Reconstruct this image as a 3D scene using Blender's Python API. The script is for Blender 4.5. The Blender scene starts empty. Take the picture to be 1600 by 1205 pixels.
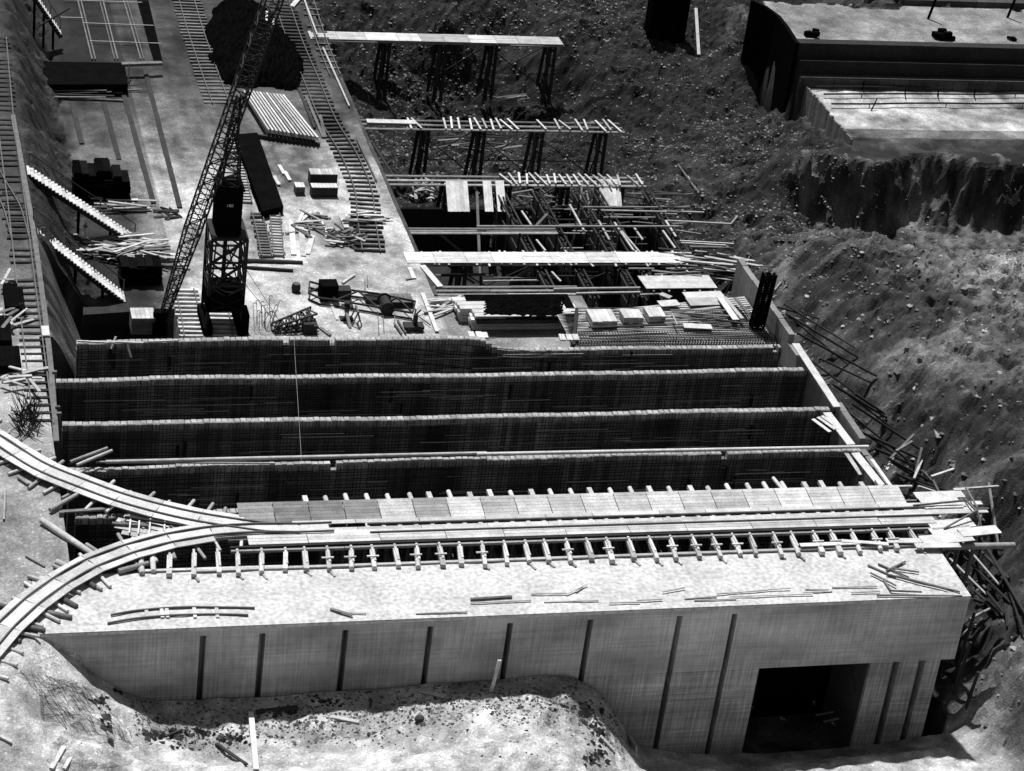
import bpy, math, random
import numpy as np
from mathutils import Vector, Matrix
random.seed(7); rng = np.random.RandomState(11)
S = bpy.context.scene
COL = S.collection
R = math.radians

# ------------------------------------------------------------------ camera
PITCH, YAW, ROLL, FPX = 0.50719804, 0.30108589, -0.13493306, 3712.256     # focal length in pixels of a 1600 wide frame
CAM = Vector((-8.47827924, -107.72134305, 77.93132305))
fw = Vector((math.sin(YAW)*math.cos(PITCH), math.cos(YAW)*math.cos(PITCH), -math.sin(PITCH)))
r0 = Vector((math.cos(YAW), -math.sin(YAW), 0)); d0 = fw.cross(r0)
RR = math.cos(ROLL)*r0 + math.sin(ROLL)*d0
DD = -math.sin(ROLL)*r0 + math.cos(ROLL)*d0
cd = bpy.data.cameras.new('camera'); cam = bpy.data.objects.new('camera', cd); COL.objects.link(cam)
m3 = Matrix((RR, -DD, -fw)).transposed()
cam.matrix_world = Matrix.Translation(CAM) @ m3.to_4x4()
cd.sensor_width = 36; cd.lens = 36*FPX/1600; cd.clip_end = 6000; cd.clip_start = 1
S.camera = cam
S.render.resolution_x = 1024; S.render.resolution_y = 771

# ------------------------------------------------------------------ sky, sun, exposure
SUN_EL, SUN_AZ = 67, -12       # azimuth measured from +Y towards +X
w = bpy.data.worlds.new('World'); S.world = w; w.use_nodes = True
nt = w.node_tree; bg = nt.nodes['Background']
sky = nt.nodes.new('ShaderNodeTexSky'); sky.sky_type = 'NISHITA'; sky.sun_disc = False
sky.sun_elevation = R(SUN_EL); sky.sun_rotation = R(SUN_AZ)
bw = nt.nodes.new('ShaderNodeRGBToBW')
nt.links.new(sky.outputs[0], bw.inputs[0]); nt.links.new(bw.outputs[0], bg.inputs[0]); bg.inputs[1].default_value = 0.06
sd = bpy.data.lights.new('sun', 'SUN'); sd.energy = 4.4; sd.angle = R(1.2); sd.color = (1, 1, 1)
sun = bpy.data.objects.new('sun', sd); COL.objects.link(sun)
to_sun = Vector((math.sin(R(SUN_AZ))*math.cos(R(SUN_EL)), math.cos(R(SUN_AZ))*math.cos(R(SUN_EL)), math.sin(R(SUN_EL))))
sun.rotation_euler = to_sun.to_track_quat('Z', 'Y').to_euler()
S.view_settings.view_transform = 'Standard'; S.view_settings.look = 'None'
S.view_settings.exposure = 0.55; S.view_settings.gamma = 1

# ------------------------------------------------------------------ survey helpers: sight line through the frame met with a level
def W(x, y, z=0.0):
    v = fw*FPX + RR*(x-800) + DD*(y-602.5)
    return CAM + v*((z-CAM.z)/v.z)
def PX(p):
    q = Vector(p)-CAM; d = q.dot(fw)
    return 800+FPX*q.dot(RR)/d, 602.5+FPX*q.dot(DD)/d
def up(p, y):            # height above p's foot whose sight line is at row y
    lo, hi = p[2]-5, p[2]+60
    for _ in range(40):
        m = (lo+hi)/2
        if PX((p[0], p[1], m))[1] > y: lo = m
        else: hi = m
    return lo

# ------------------------------------------------------------------ materials (all greys: the place is seen in black and white)
MATS = {}
def mat(name, base, var=0.35, scale=1.2, rough=0.9, stretch=(1, 1, 1), bump=0.15, spec=0.2, fine=0.25, rnd=0.35):
    m = bpy.data.materials.new(name); m.use_nodes = True; n = m.node_tree.nodes; l = m.node_tree.links
    b = n['Principled BSDF']; b.inputs['Roughness'].default_value = rough; b.inputs['Specular IOR Level'].default_value = spec
    tc = n.new('ShaderNodeTexCoord'); mp = n.new('ShaderNodeMapping'); mp.inputs['Scale'].default_value = stretch
    geo = n.new('ShaderNodeNewGeometry')
    l.new(geo.outputs['Position'], mp.inputs[0])
    a = n.new('ShaderNodeTexNoise'); a.inputs['Scale'].default_value = scale; a.inputs['Detail'].default_value = 6; a.inputs['Roughness'].default_value = .62
    c = n.new('ShaderNodeTexNoise'); c.inputs['Scale'].default_value = scale*9; c.inputs['Detail'].default_value = 4
    l.new(mp.outputs[0], a.inputs[0]); l.new(mp.outputs[0], c.inputs[0])
    def rem(src, lo, hi):
        r = n.new('ShaderNodeMapRange'); r.inputs[1].default_value = .3; r.inputs[2].default_value = .7
        r.inputs[3].default_value = lo; r.inputs[4].default_value = hi; l.new(src, r.inputs[0]); return r.outputs[0]
    def mul(x, y):
        q = n.new('ShaderNodeMath'); q.operation = 'MULTIPLY'
        for i, s in enumerate((x, y)):
            if isinstance(s, float): q.inputs[i].default_value = s
            else: l.new(s, q.inputs[i])
        return q.outputs[0]
    v = mul(rem(a.outputs['Fac'], 1-var, 1+var), rem(c.outputs['Fac'], 1-fine, 1+fine))
    at = n.new('ShaderNodeAttribute'); at.attribute_name = 'tone'
    oi = n.new('ShaderNodeObjectInfo')
    rr = n.new('ShaderNodeMapRange'); rr.inputs[3].default_value = 1-rnd; rr.inputs[4].default_value = 1+rnd; l.new(oi.outputs['Random'], rr.inputs[0])
    v = mul(mul(v, at.outputs['Fac']), mul(rr.outputs[0], float(base)))
    cl = n.new('ShaderNodeMath'); cl.operation = 'MINIMUM'; cl.inputs[1].default_value = .85; l.new(v, cl.inputs[0])
    l.new(cl.outputs[0], b.inputs['Base Color'])
    if bump:
        bm = n.new('ShaderNodeBump'); bm.inputs['Strength'].default_value = bump; bm.inputs['Distance'].default_value = .05
        l.new(c.outputs['Fac'], bm.inputs['Height']); l.new(bm.outputs[0], b.inputs['Normal'])
    MATS[name] = m; return m
mat('pale_wood', .42, .24, 1.2, stretch=(1, 1, 1), rnd=.2)
mat('wood', .3, .25, 1.5, rnd=.35)
mat('grey_wood', .11, .3, 1.5, rnd=.35)
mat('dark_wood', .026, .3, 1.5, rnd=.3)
mat('tar_and_shade', .004, .3, 1, rnd=.1, spec=0)  # black of tarred things; also the shade painted inside the front opening
mat('steel', .012, .3, 2, rough=.6, spec=.2, rnd=.15)
mat('rail_steel', .06, .3, 2, rough=.5, spec=.5, rnd=.1)
mat('rebar', .012, .3, 2, rnd=.1)
mat('roof_concrete', .4, .22, .4, fine=.3, bump=.25, rnd=0)
mat('concrete', .17, .2, .5, fine=.15, rnd=.05)
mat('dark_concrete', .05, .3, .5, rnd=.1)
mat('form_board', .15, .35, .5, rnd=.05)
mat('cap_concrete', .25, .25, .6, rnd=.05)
mat('shaded_concrete', .018, .4, .4, rnd=.1)  # far wall's near faces, their shade put into the colour
mat('heap', .003, .4, 1, rnd=.1, spec=0)
mat('stone', .11, .3, 3, rnd=.2)
def board_marked(name, base, k=1.0):
    """poured concrete showing its shuttering: level board lines, run-down streaks"""
    m = mat(name, base, .12, .22, fine=.07, bump=.1, rnd=0); n = m.node_tree.nodes; l = m.node_tree.links
    geo = n.new('ShaderNodeNewGeometry')
    def streak(sc, lo, hi, det=3):
        mp = n.new('ShaderNodeMapping'); mp.inputs['Scale'].default_value = sc; l.new(geo.outputs['Position'], mp.inputs[0])
        t = n.new('ShaderNodeTexNoise'); t.inputs['Scale'].default_value = 1; t.inputs['Detail'].default_value = det; l.new(mp.outputs[0], t.inputs[0])
        r = n.new('ShaderNodeMapRange'); r.inputs[1].default_value = .38; r.inputs[2].default_value = .66; r.inputs[3].default_value = lo; r.inputs[4].default_value = hi
        l.new(t.outputs['Fac'], r.inputs[0]); return r.outputs[0]
    s1 = streak((9, 1, .3), 1-.15*k, 1+.15*k); s2 = streak((.12, .3, 9), 1-.12*k, 1+.1*k); s3 = streak((.14, .3, .3), .62, 1.22, 6)
    b = n['Principled BSDF']; src = b.inputs['Base Color'].links[0].from_socket
    for s in (s1, s2, s3):
        q = n.new('ShaderNodeMath'); q.operation = 'MULTIPLY'; l.new(src, q.inputs[0]); l.new(s, q.inputs[1]); src = q.outputs[0]
    l.new(src, b.inputs['Base Color'])
board_marked('wall_concrete', .39); board_marked('rough_concrete', .36, 1.9)

# ------------------------------------------------------------------ mesh helpers
def tag(o, label=None, cat=None, group=None, kind=None):
    if label: o['label'] = label
    if cat: o['category'] = cat
    if group: o['group'] = group
    if kind: o['kind'] = kind
    return o
class MB:
    def __init__(s): s.v = []; s.f = []; s.t = []
    def add(s, vs, fs, tone=1.0):
        k = len(s.v); s.v += [tuple(v) for v in vs]; s.t += [tone]*len(vs); s.f += [tuple(i+k for i in f) for f in fs]
    def box(s, a, b, tone=1.0):
        x0, y0, z0 = a; x1, y1, z1 = b
        s.add([(x0,y0,z0),(x1,y0,z0),(x1,y1,z0),(x0,y1,z0),(x0,y0,z1),(x1,y0,z1),(x1,y1,z1),(x0,y1,z1)],
              [(0,3,2,1),(4,5,6,7),(0,1,5,4),(1,2,6,5),(2,3,7,6),(3,0,4,7)], tone)
    def beam(s, p, q, w_, h_, tone=1.0):
        p = Vector(p); q = Vector(q); d = (q-p).normalized()
        u = Vector((0, 0, 1)) if abs(d.z) < .95 else Vector((0, 1, 0))
        sd_ = d.cross(u).normalized()*w_/2; u = sd_.normalized().cross(d)*h_/2
        s.add([p-sd_-u, p+sd_-u, p+sd_+u, p-sd_+u, q-sd_-u, q+sd_-u, q+sd_+u, q-sd_+u],
              [(0,1,2,3),(4,7,6,5),(0,4,5,1),(1,5,6,2),(2,6,7,3),(3,7,4,0)], tone)
    def tube(s, p, q, r, n=6, tone=1.0, r2=None):
        p = Vector(p); q = Vector(q); d = (q-p).normalized(); u = d.orthogonal().normalized(); v = d.cross(u); r2 = r if r2 is None else r2
        vs = [p+(u*math.cos(2*math.pi*i/n)+v*math.sin(2*math.pi*i/n))*r for i in range(n)]+[q+(u*math.cos(2*math.pi*i/n)+v*math.sin(2*math.pi*i/n))*r2 for i in range(n)]
        s.add(vs, [(i,(i+1)%n,n+(i+1)%n,n+i) for i in range(n)]+[tuple(range(n))[::-1], tuple(range(n,2*n))], tone)
    def poly(s, pts, z0, z1, tone=1.0):        # extruded outline, counter-clockwise
        n = len(pts)
        s.add([(x,y,z0) for x,y in pts]+[(x,y,z1) for x,y in pts], [tuple(range(n))[::-1], tuple(range(n,2*n))]+[(i,(i+1)%n,n+(i+1)%n,n+i) for i in range(n)], tone)
    def path(s, pts, w_, h_, tone=1.0):
        """swept rectangle, mitred"""
        pts = [Vector(p) for p in pts]; n = len(pts); vs = []
        for i, p in enumerate(pts):
            d = (pts[min(i+1,n-1)]-pts[max(i-1,0)]).normalized(); sd_ = d.cross(Vector((0,0,1))).normalized()*w_/2; u = Vector((0,0,h_/2))
            vs += [p-sd_-u, p+sd_-u, p+sd_+u, p-sd_+u]
        fs = [(0,1,2,3), (4*n-1,4*n-2,4*n-3,4*n-4)]
        for i in range(n-1):
            a = 4*i
            for j in range(4): fs.append((a+j, a+4+j, a+4+(j+1)%4, a+(j+1)%4))
        s.add(vs, fs, tone)
    def build(s, name, m, parent=None, smooth=False):
        me = bpy.data.meshes.new(name); V = np.array(s.v, dtype=float)
        if parent is not None: o0 = np.array(world_loc(parent))
        else: o0 = np.array([(V[:,0].min()+V[:,0].max())/2, (V[:,1].min()+V[:,1].max())/2, V[:,2].min()])
        me.from_pydata((V-o0).tolist(), [], s.f)
        at = me.attributes.new('tone', 'FLOAT', 'POINT'); at.data.foreach_set('value', np.array(s.t, dtype=np.float32))
        me.materials.append(MATS[m]); 
        if smooth: me.polygons.foreach_set('use_smooth', [True]*len(me.polygons))
        me.update(); o = bpy.data.objects.new(name, me); COL.objects.link(o)
        if parent is not None: o.parent = parent
        else: o.location = o0
        return o
def world_loc(o):
    l = Vector(o.location)
    while o.parent: o = o.parent; l += Vector(o.location)
    return l
def empty(name, loc, label, cat, group=None):
    o = bpy.data.objects.new(name, None); o.empty_display_size = .3; COL.objects.link(o); o.location = loc
    return tag(o, label, cat, group)
UNIT = {}
def unit(m, rnd):
    k = (m, rnd)
    if k in UNIT: return UNIT[k]
    b = MB()
    if rnd:
        n = 8; ks = [(-.5,.96),(-.2,1.03),(.15,.95),(.5,.86)]; vs = []; fs = []
        for x, r_ in ks:
            for i in range(n):
                a = 2*math.pi*i/n; vs.append((x, math.cos(a)*r_*.5, math.sin(a)*r_*.5))
        for j in range(len(ks)-1):
            for i in range(n): fs.append((j*n+i, (j+1)*n+i, (j+1)*n+(i+1)%n, j*n+(i+1)%n))
        fs += [tuple(range(n)), tuple(range(len(vs)-n, len(vs)))[::-1]]
        b.add(vs, fs)
    else: b.box((-.5,-.5,-.5), (.5,.5,.5))
    me = bpy.data.meshes.new('log' if rnd else 'board'); me.from_pydata(b.v, [], b.f)
    at = me.attributes.new('tone', 'FLOAT', 'POINT'); at.data.foreach_set('value', np.ones(len(b.v), dtype=np.float32))
    me.materials.append(MATS[m])
    if rnd: me.polygons.foreach_set('use_smooth', [len(p.vertices) == 4 for p in me.polygons])
    UNIT[k] = me; return me
def stick(name, p, q, w_, h_, m, parent=None, rnd=False, label=None, cat=None, group=None):
    """one board or pole from p to q"""
    p = Vector(p); q = Vector(q); d = q-p; L = d.length; d.normalize()
    u = Vector((0,0,1)) if abs(d.z) < .97 else Vector((0,1,0))
    y = u.cross(d).normalized(); z = d.cross(y)
    o = bpy.data.objects.new(name, unit(m, rnd)); COL.objects.link(o)
    M = Matrix((d*L, y*w_, z*h_)).transposed().to_4x4()
    c = (p+q)/2
    if parent is not None: o.parent = parent; c = c-world_loc(parent)
    o.matrix_local = Matrix.Translation(c) @ M
    return tag(o, label, cat, group)
def log(name, p, q, r_, m='wood', **k): return stick(name, p, q, 2*r_, 2*r_, m, rnd=True, **k)

# ------------------------------------------------------------------ terrain
GR = {}
def vnoise(X, Y, sc, seed):
    if seed not in GR: GR[seed] = np.random.RandomState(seed).rand(256, 256)
    g = GR[seed]; x = X/sc; y = Y/sc
    xi = np.floor(x).astype(int); yi = np.floor(y).astype(int); fx = x-xi; fy = y-yi
    fx = fx*fx*(3-2*fx); fy = fy*fy*(3-2*fy)
    a = g[xi%256, yi%256]; b = g[(xi+1)%256, yi%256]; c = g[xi%256, (yi+1)%256]; d = g[(xi+1)%256, (yi+1)%256]
    return (a*(1-fx)+b*fx)*(1-fy)+(c*(1-fx)+d*fx)*fy-.5
def fbm(X, Y, sc, seed, o=4, g=.55):
    s = 0; a = 1
    for i in range(o): s = s+a*vnoise(X+17*i, Y-31*i, sc/2**i, seed+i); a *= g
    return s
PIX = [  # column, row, level, albedo
(1260,500,-4,0.1),(1330,600,-4,0.102),(1400,690,-5,0.0935),(1440,730,-5,0.111),(1500,770,-4.5,0.15),(1560,850,-5,0.11),(1540,930,-8,0.06),(1500,1030,-9,0.06),(1590,1000,-5,0.1),(1640,900,-2,0.13),
(1600,800,-1,0.18),(1560,720,0,0.204),(1620,700,0.45,0.102),(1300,440,-1,0.111),(1240,440,-3,0.11),(1400,470,0.675,0.145),(1500,430,1.125,0.238),(1600,420,1.35,0.212),(1450,520,0.45,0.162),(1500,560,0.675,0.187),(1400,560,-1,0.128),(1450,640,-1,0.187),(1550,640,0.45,0.085),(1600,580,0.675,0.0595),(1590,500,1.125,0.17),(1530,500,0.9,0.17),
(1190,430,-5,0.1),(1150,380,-7,0.1),(1100,330,-8,0.08),(1240,385,-1.5,0.12),(1300,394,0,0.111),(1360,392,0.81,0.119),(1400,375,1.35,0.145),(1440,364,1.71,0.17),(1520,360,1.71,0.187),(1600,360,1.71,0.17),(1700,360,1.71,0.17),(1440,385,1.53,0.085),(1560,385,1.35,0.085),
(1250,340,-6,0.06),(1330,350,-6.5,0.03),(1400,335,-9,0.015),(1500,330,-9.5,0.015),(1600,325,-9,0.015),(1330,300,-6,0.03),(1450,290,-7,0.015),(1560,285,-7,0.015),(1480,268,-5,0.03),(1590,265,-5,0.02),(1300,255,-4,0.07),(1400,255,-4,0.07),(1500,255,-4,0.09),(1620,250,-4,0.06),  # lowest albedos here carry the shade of the dark slope
(1330,215,-4,0.13),(1420,230,-4,0.14),(1500,205,-4,0.06),(1600,200,-4,0.07),(1400,190,-4,0.08),
(1250,270,-5.5,0.07),(1230,230,-7,0.06),(1200,250,-8,0.06),(1150,200,-9,0.05),(1100,150,-9,0.05),(1180,160,-9,0.04),(1000,200,-11,0.045),(900,150,-11.5,0.045),(700,130,-12,0.05),(620,150,-12,0.025),(650,240,-12,0.05),(800,250,-12,0.05),(950,260,-11,0.06),(1050,290,-9.5,0.08),(1060,220,-10,0.06),
(1000,100,-8,0.05),(930,85,-7,0.06),(960,110,-9,0.05),(870,40,-6,0.07),(700,30,-6,0.09),(560,20,-6,0.1),(620,70,-9,0.05),(800,80,-10,0.04),(900,20,-6,0.04),(780,10,-6,0.04),(1000,50,-7,0.07),(1150,60,-7.5,0.05),(1200,100,-9,0.03),(1160,20,-5.5,0.1),(1100,5,-5,0.12),(1040,60,-7.5,0.05),(1185,45,-7.5,0.02),(1190,80,-9,0.02),(1230,90,-9.5,0.015),(1215,60,-9,0.015),(1240,3,-0.4,0.1),(1350,0,-0.3,0.05),(1500,-3,-0.3,0.06),(1620,-5,-0.3,0.08),(1400,-30,0,0.08)]
PC = np.array([list(W(x, y, z))[:2]+[z, a] for x, y, z, a in PIX]+[[130,60,2,.12],[130,95,-2,.1],[140,20,1,.12],[110,-10,-1,.12],[80,-30,-4,.12],[60,-30,-6,.2],[57.5,45,-7,.06],[57.5,62,-9,.06],[57,-2,-9.5,.07],[57.5,5,-8.5,.05],[57.5,12,-7,.06],[57.5,20,-5.5,.08],[57.5,30,-5,.08],[40,150,-6,.1],[90,150,-3,.1],[10,150,-6,.1],[150,150,-3,.1]])
FR = np.array([  # the ground before the front wall: X, Y, level, albedo
[-14,-3,0,.34],[-6,2,0,.3],[-8,-12,.4,.4],[-1.5,-.8,.05,.4],[0,-.3,-.12,.42],[-3,-2,.1,.4],[-1,-2.5,-.2,.42],[.5,-1.5,-.7,.42],[-5,-6,.2,.4],[1.2,-.3,-1.1,.42],[3.2,-.3,-2.9,.4],[4.8,-.3,-4.2,.33],[6.5,-.3,-4.9,.36],[10,-.4,-5,.36],[16,-.3,-4.9,.38],[22,-.3,-4.7,.4],[28,-.3,-4.5,.4],[31,-.3,-4.6,.3],[33,-.3,-6,.3],[36,-.3,-10,.3],
[40,-.4,-11,.3],[44,-.4,-11.2,.2],[48,-.4,-11.2,.12],[52,-.4,-11,.2],[56,-.3,-10.5,.2],[-2,-6,-.3,.44],[2,-4,-2,.44],[4.5,-2.5,-3.7,.36],[6,-6,-4.2,.4],[9,-3.5,-5.3,.28],[14,-3.5,-5.2,.3],[20,-3.5,-4.8,.34],[27,-3.5,-4.3,.45],[30,-3,-4.5,.4],[31,-6,-5.3,.3],[32.5,-4.5,-6.6,.36],[33.8,-5.5,-8.2,.36],
[12,-8,-4,.44],[20,-8,-3.8,.48],[27,-8,-4,.5],[0,-14,-1.5,.42],[15,-16,-3.5,.45],[30,-16,-4,.45],[48,-14,-8.8,.45],[60,-12,-8.5,.3],[10,-30,-2,.4],[50,-40,-8,.4],[-40,-30,0,.3],[90,-40,-6,.25]], float)
FR = np.vstack([FR, [list(W(x, y, z))[:2]+[z, .42] for x, y, z in ((1010,1200,-9.6),(1100,1204,-9.6),(1180,1206,-9.7),(1260,1202,-9.6),(1350,1190,-9.5),(1440,1180,-9.3),(1100,1260,-8.8),(1300,1260,-8.7),(1450,1250,-8.7))]])
WTS = {}
def shep(X, Y, P, c):
    """smooth surface through the surveyed levels (heights) with softly blended albedos"""
    if id(P) not in WTS:
        D = np.sqrt((P[:,None,0]-P[None,:,0])**2+(P[:,None,1]-P[None,:,1])**2+c*c); n = len(P)
        A = np.zeros((n+1, n+1)); A[:n,:n] = D-np.eye(n)*(.35 if c > 1 else .04); A[:n,n] = 1; A[n,:n] = 1
        WTS[id(P)] = np.linalg.solve(A, np.append(P[:,2], 0))
    wt = WTS[id(P)]; z = np.full(X.shape, wt[-1]); na = np.zeros(X.shape); den = np.zeros(X.shape)
    for (x, y, _, a), w_ in zip(P, wt):
        q = (X-x)**2+(Y-y)**2; z += w_*np.sqrt(q+c*c); k = 1/(q+3)**1.5; na += k*a; den += k
    return np.clip(z, -13, 7), na/den
def ss(a, b, x): t = np.clip((x-a)/(b-a), 0, 1); return t*t*(3-2*t)
def ground(X, Y):
    X = np.asarray(X, float); Y = np.asarray(Y, float)
    z, a = shep(X, Y, PC, 2.0); zf, af = shep(X, Y, FR, .5)
    n1 = fbm(X, Y, 6, 3, 5); n2 = fbm(X, Y, 1.6, 9, 3)
    n3 = np.abs(fbm(X+n1*4, Y*.55+n1*3, 2.6, 41, 4))           # runnels
    n4 = fbm(X, Y, .7, 51, 2)
    n5 = fbm(X, Y, .45, 61, 2); z = z+n1*.8+n2*.45-n3*1.3+n4*.32+n5*.2; a = a*np.clip(.68+n1*1.0+n2*.8-n3*.8, .2, 2.0)*(1-.6*ss(57, 70, Y)*(X < 77))
    zf = zf+n1*.45*np.clip(-Y/2, .1, 1)+n2*.3*np.clip(-Y/2, .2, 1)+(n4*.2-n3*.5*(X < 33)+n5*.08)*np.clip(-Y/3, .1, 1)*(X > 0); af = af*np.clip(1.1+n1*.35+n2*.4-n3*.7+n4*.3, .3, 1.4)
    front = (Y < -.05) & (X < 60)
    tf = ss(56, 60, X); 
    z = np.where(front, zf*(1-tf)+z*tf, z); a = np.where(front, af*(1-tf)+a*tf, a)
    # worked floor, six metres down
    rgt = 33.6
    inB = (X > 2.2) & (X < rgt) & (Y > 33.4)
    zb = -6+n1*.12+n2*.03-.03*n4
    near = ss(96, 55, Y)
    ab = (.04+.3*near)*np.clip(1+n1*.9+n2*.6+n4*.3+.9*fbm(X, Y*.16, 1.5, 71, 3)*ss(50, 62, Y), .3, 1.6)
    ab = np.where(X < 14, ab*(.45+.55*ss(50, 40, Y)), ab); ab = ab*(1-.85*ss(13.2, 11, X)*(Y < 68))  # ground by the stairs darkened: the bank's shadow put into the albedo
    toe = 7.5+.8*n1
    sl = 1-ss(0, 1, (X-2.9)/(toe-2.9))
    zb = np.where(X < toe, -6*(1-sl)+(n2*.7+n4*.4-n3*.8)*np.clip(X-2.6, 0, 1), zb)
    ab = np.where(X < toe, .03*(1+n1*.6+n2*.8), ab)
    # soil slope and deep hole beside the nearest cross wall
    hole = (Y < 48.5) & (Y > 33.2) & (X < 13.2) & (X > 2.2)
    t = np.clip((X-2.9)/(5.6+(Y-33)*-.08), 0, 1); zh = -11*t**1.2+n2*.5*(t > .02)
    zb = np.where(hole, zh, zb); ab = np.where(hole, np.where(t < .98, .06*(1+n1*.9+n2*1.6+n4), .01), ab)  # hole bottom near black, its shade put into the albedo
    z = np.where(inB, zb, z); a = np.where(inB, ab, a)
    # pit with the cross walls
    pit = (X > 2.3) & (X < 56.2) & (Y > 5) & (Y < 33.5)
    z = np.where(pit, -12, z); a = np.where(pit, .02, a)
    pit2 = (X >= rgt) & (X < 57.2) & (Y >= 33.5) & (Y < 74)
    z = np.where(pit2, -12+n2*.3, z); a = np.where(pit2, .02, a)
    led = (X >= rgt-.3) & (X < 45.5) & (Y > 41.5) & (Y < 50.5)
    z = np.where(led, -6.02+n2*.02, z); a = np.where(led, .2, a)
    z = np.where((X > 0) & (X < 56.3) & (Y > -.04) & (Y < 5.6), -12.4, z)
    # left bank
    bank = ((X <= 2.3) & (Y > -.04)) | ((X <= -.05) & (Y > -1.2))
    zl = -.04+n1*.06+n2*.03
    al = (.2+.06*n1)*ss(62, 24, Y)+.045; al = al*(1+n1*.4+n2*.3)
    wl = ss(-1.5, .6, Y)
    z = np.where(bank, np.where(X < .1, zl*wl+zf*(1-wl), zl), z); a = np.where(bank, al*wl+af*(1-wl), a)
    # sunk yard of the far retaining wall
    cm = ss(67, 73, X+n2*2); yc = 72+n1*3+n2*1.4+n4*.8; ycr = 43+n1*2
    deep = -10+n2*.6+n4*.3; st = ss(-3.2, 1.0, Y-yc+n2*1.5)
    zc = deep*(1-st)+(-4+n2*.25)*st; kk = cm*ss(0, 7, Y-ycr)*(1-ss(74, 77, Y)); z = z*(1-kk)+zc*kk
    a = np.where((kk > .5) & (Y < yc+.7), .042*(1+n2*1.5+n4*2)*(1+1.5*np.clip(n1, 0, 1)), a)  # cut face and valley darkened: the slope's shade put into the albedo
    wy = ss(72.5, 76, Y)*ss(76.5, 78.5, X)*(Y < 78); z = z*(1-wy)+(-4+n2*.25+n1*.25)*wy
    yard = (X > 77.6) & (Y > 77) & (Y < 89)
    z = np.where(yard, -4+n2*.08, z); a = np.where(yard, np.where(Y > 79, .27, .10)*(1+n1*.7+n2*.9), a)
    top = (X > 76.6) & (Y >= 90) & (Y < 101+n1*4)
    z = np.where(top, -.3+n2*.05, z); a = np.where(top, .17*(1+n1*.6+n2*.4), a)
    blk = (X > 76.5) & (Y >= 88.7) & (Y <= 90)
    z = np.where(blk, -5, z)
    return z, np.clip(a, .012, .6)
def axis(a, b, st):
    c = list(np.arange(a, b+st/2, st)); s_ = st; lo = a; hi = b
    while lo > -1800: s_ *= 1.35; lo -= s_; hi += s_; c = [lo]+c+[hi]
    return np.array(c)
gx = axis(-9.02, 110, .22); gy = axis(-14.06, 130, .25)
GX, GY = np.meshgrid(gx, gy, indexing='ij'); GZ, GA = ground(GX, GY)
GX2 = GX+fbm(GX, GY, 1.1, 31, 2)*.25*(GX > 57.5); 
nx, ny = GX.shape
idx = np.arange(nx*ny).reshape(nx, ny)
F = np.stack([idx[:-1,:-1], idx[1:,:-1], idx[1:,1:], idx[:-1,1:]], -1).reshape(-1, 4)
me = bpy.data.meshes.new('ground'); me.vertices.add(nx*ny); me.vertices.foreach_set('co', np.stack([GX2, GY, GZ], -1).reshape(-1).astype(np.float32))
me.loops.add(F.size); me.loops.foreach_set('vertex_index', F.reshape(-1).astype(np.int32))
me.polygons.add(len(F)); me.polygons.foreach_set('loop_start', np.arange(0, F.size, 4, dtype=np.int32)); me.polygons.foreach_set('loop_total', np.full(len(F), 4, dtype=np.int32))
me.update(calc_edges=True)
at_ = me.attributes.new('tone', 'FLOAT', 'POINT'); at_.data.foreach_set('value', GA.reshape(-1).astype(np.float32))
def soil():
    m = mat('soil', 1.0, .28, .9, fine=.3, bump=.6, rnd=0); n = m.node_tree.nodes; l = m.node_tree.links
    b = n['Principled BSDF']; src = b.inputs['Base Color'].links[0].from_socket
    geo = n.new('ShaderNodeNewGeometry')
    vo = n.new('ShaderNodeTexVoronoi'); vo.inputs['Scale'].default_value = 2.6; l.new(geo.outputs['Position'], vo.inputs['Vector'])
    r = n.new('ShaderNodeMapRange'); r.inputs[1].default_value = .05; r.inputs[2].default_value = .3; r.inputs[3].default_value = 1.5; r.inputs[4].default_value = .88
    l.new(vo.outputs['Distance'], r.inputs[0])
    n3 = n.new('ShaderNodeTexNoise'); n3.inputs['Scale'].default_value = .25; n3.inputs['Detail'].default_value = 8; n3.inputs['Roughness'].default_value = .7; l.new(geo.outputs['Position'], n3.inputs['Vector'])
    r3 = n.new('ShaderNodeMapRange'); r3.inputs[1].default_value = .3; r3.inputs[2].default_value = .7; r3.inputs[3].default_value = .5; r3.inputs[4].default_value = 1.45; l.new(n3.outputs['Fac'], r3.inputs[0])
    for s in (r.outputs[0], r3.outputs[0]):
        q = n.new('ShaderNodeMath'); q.operation = 'MULTIPLY'; l.new(src, q.inputs[0]); l.new(s, q.inputs[1]); src = q.outputs[0]
    l.new(src, b.inputs['Base Color'])
    bm = b.inputs['Normal'].links[0].from_node; bm.inputs['Distance'].default_value = .12
    return m
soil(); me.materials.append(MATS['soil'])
me.polygons.foreach_set('use_smooth', [False]*len(F))
g = bpy.data.objects.new('ground', me); COL.objects.link(g); tag(g, kind='structure')
def gz(x, y): return float(ground(np.array([x]), np.array([y]))[0][0])
def on(px, py, z=0, dz=0.0):      # the point of the ground met by that sight line
    for _ in range(6):
        p = W(px, py, z); z = .5*z+.5*gz(p.x, p.y)
    p.z = gz(p.x, p.y)+dz; return p

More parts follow.
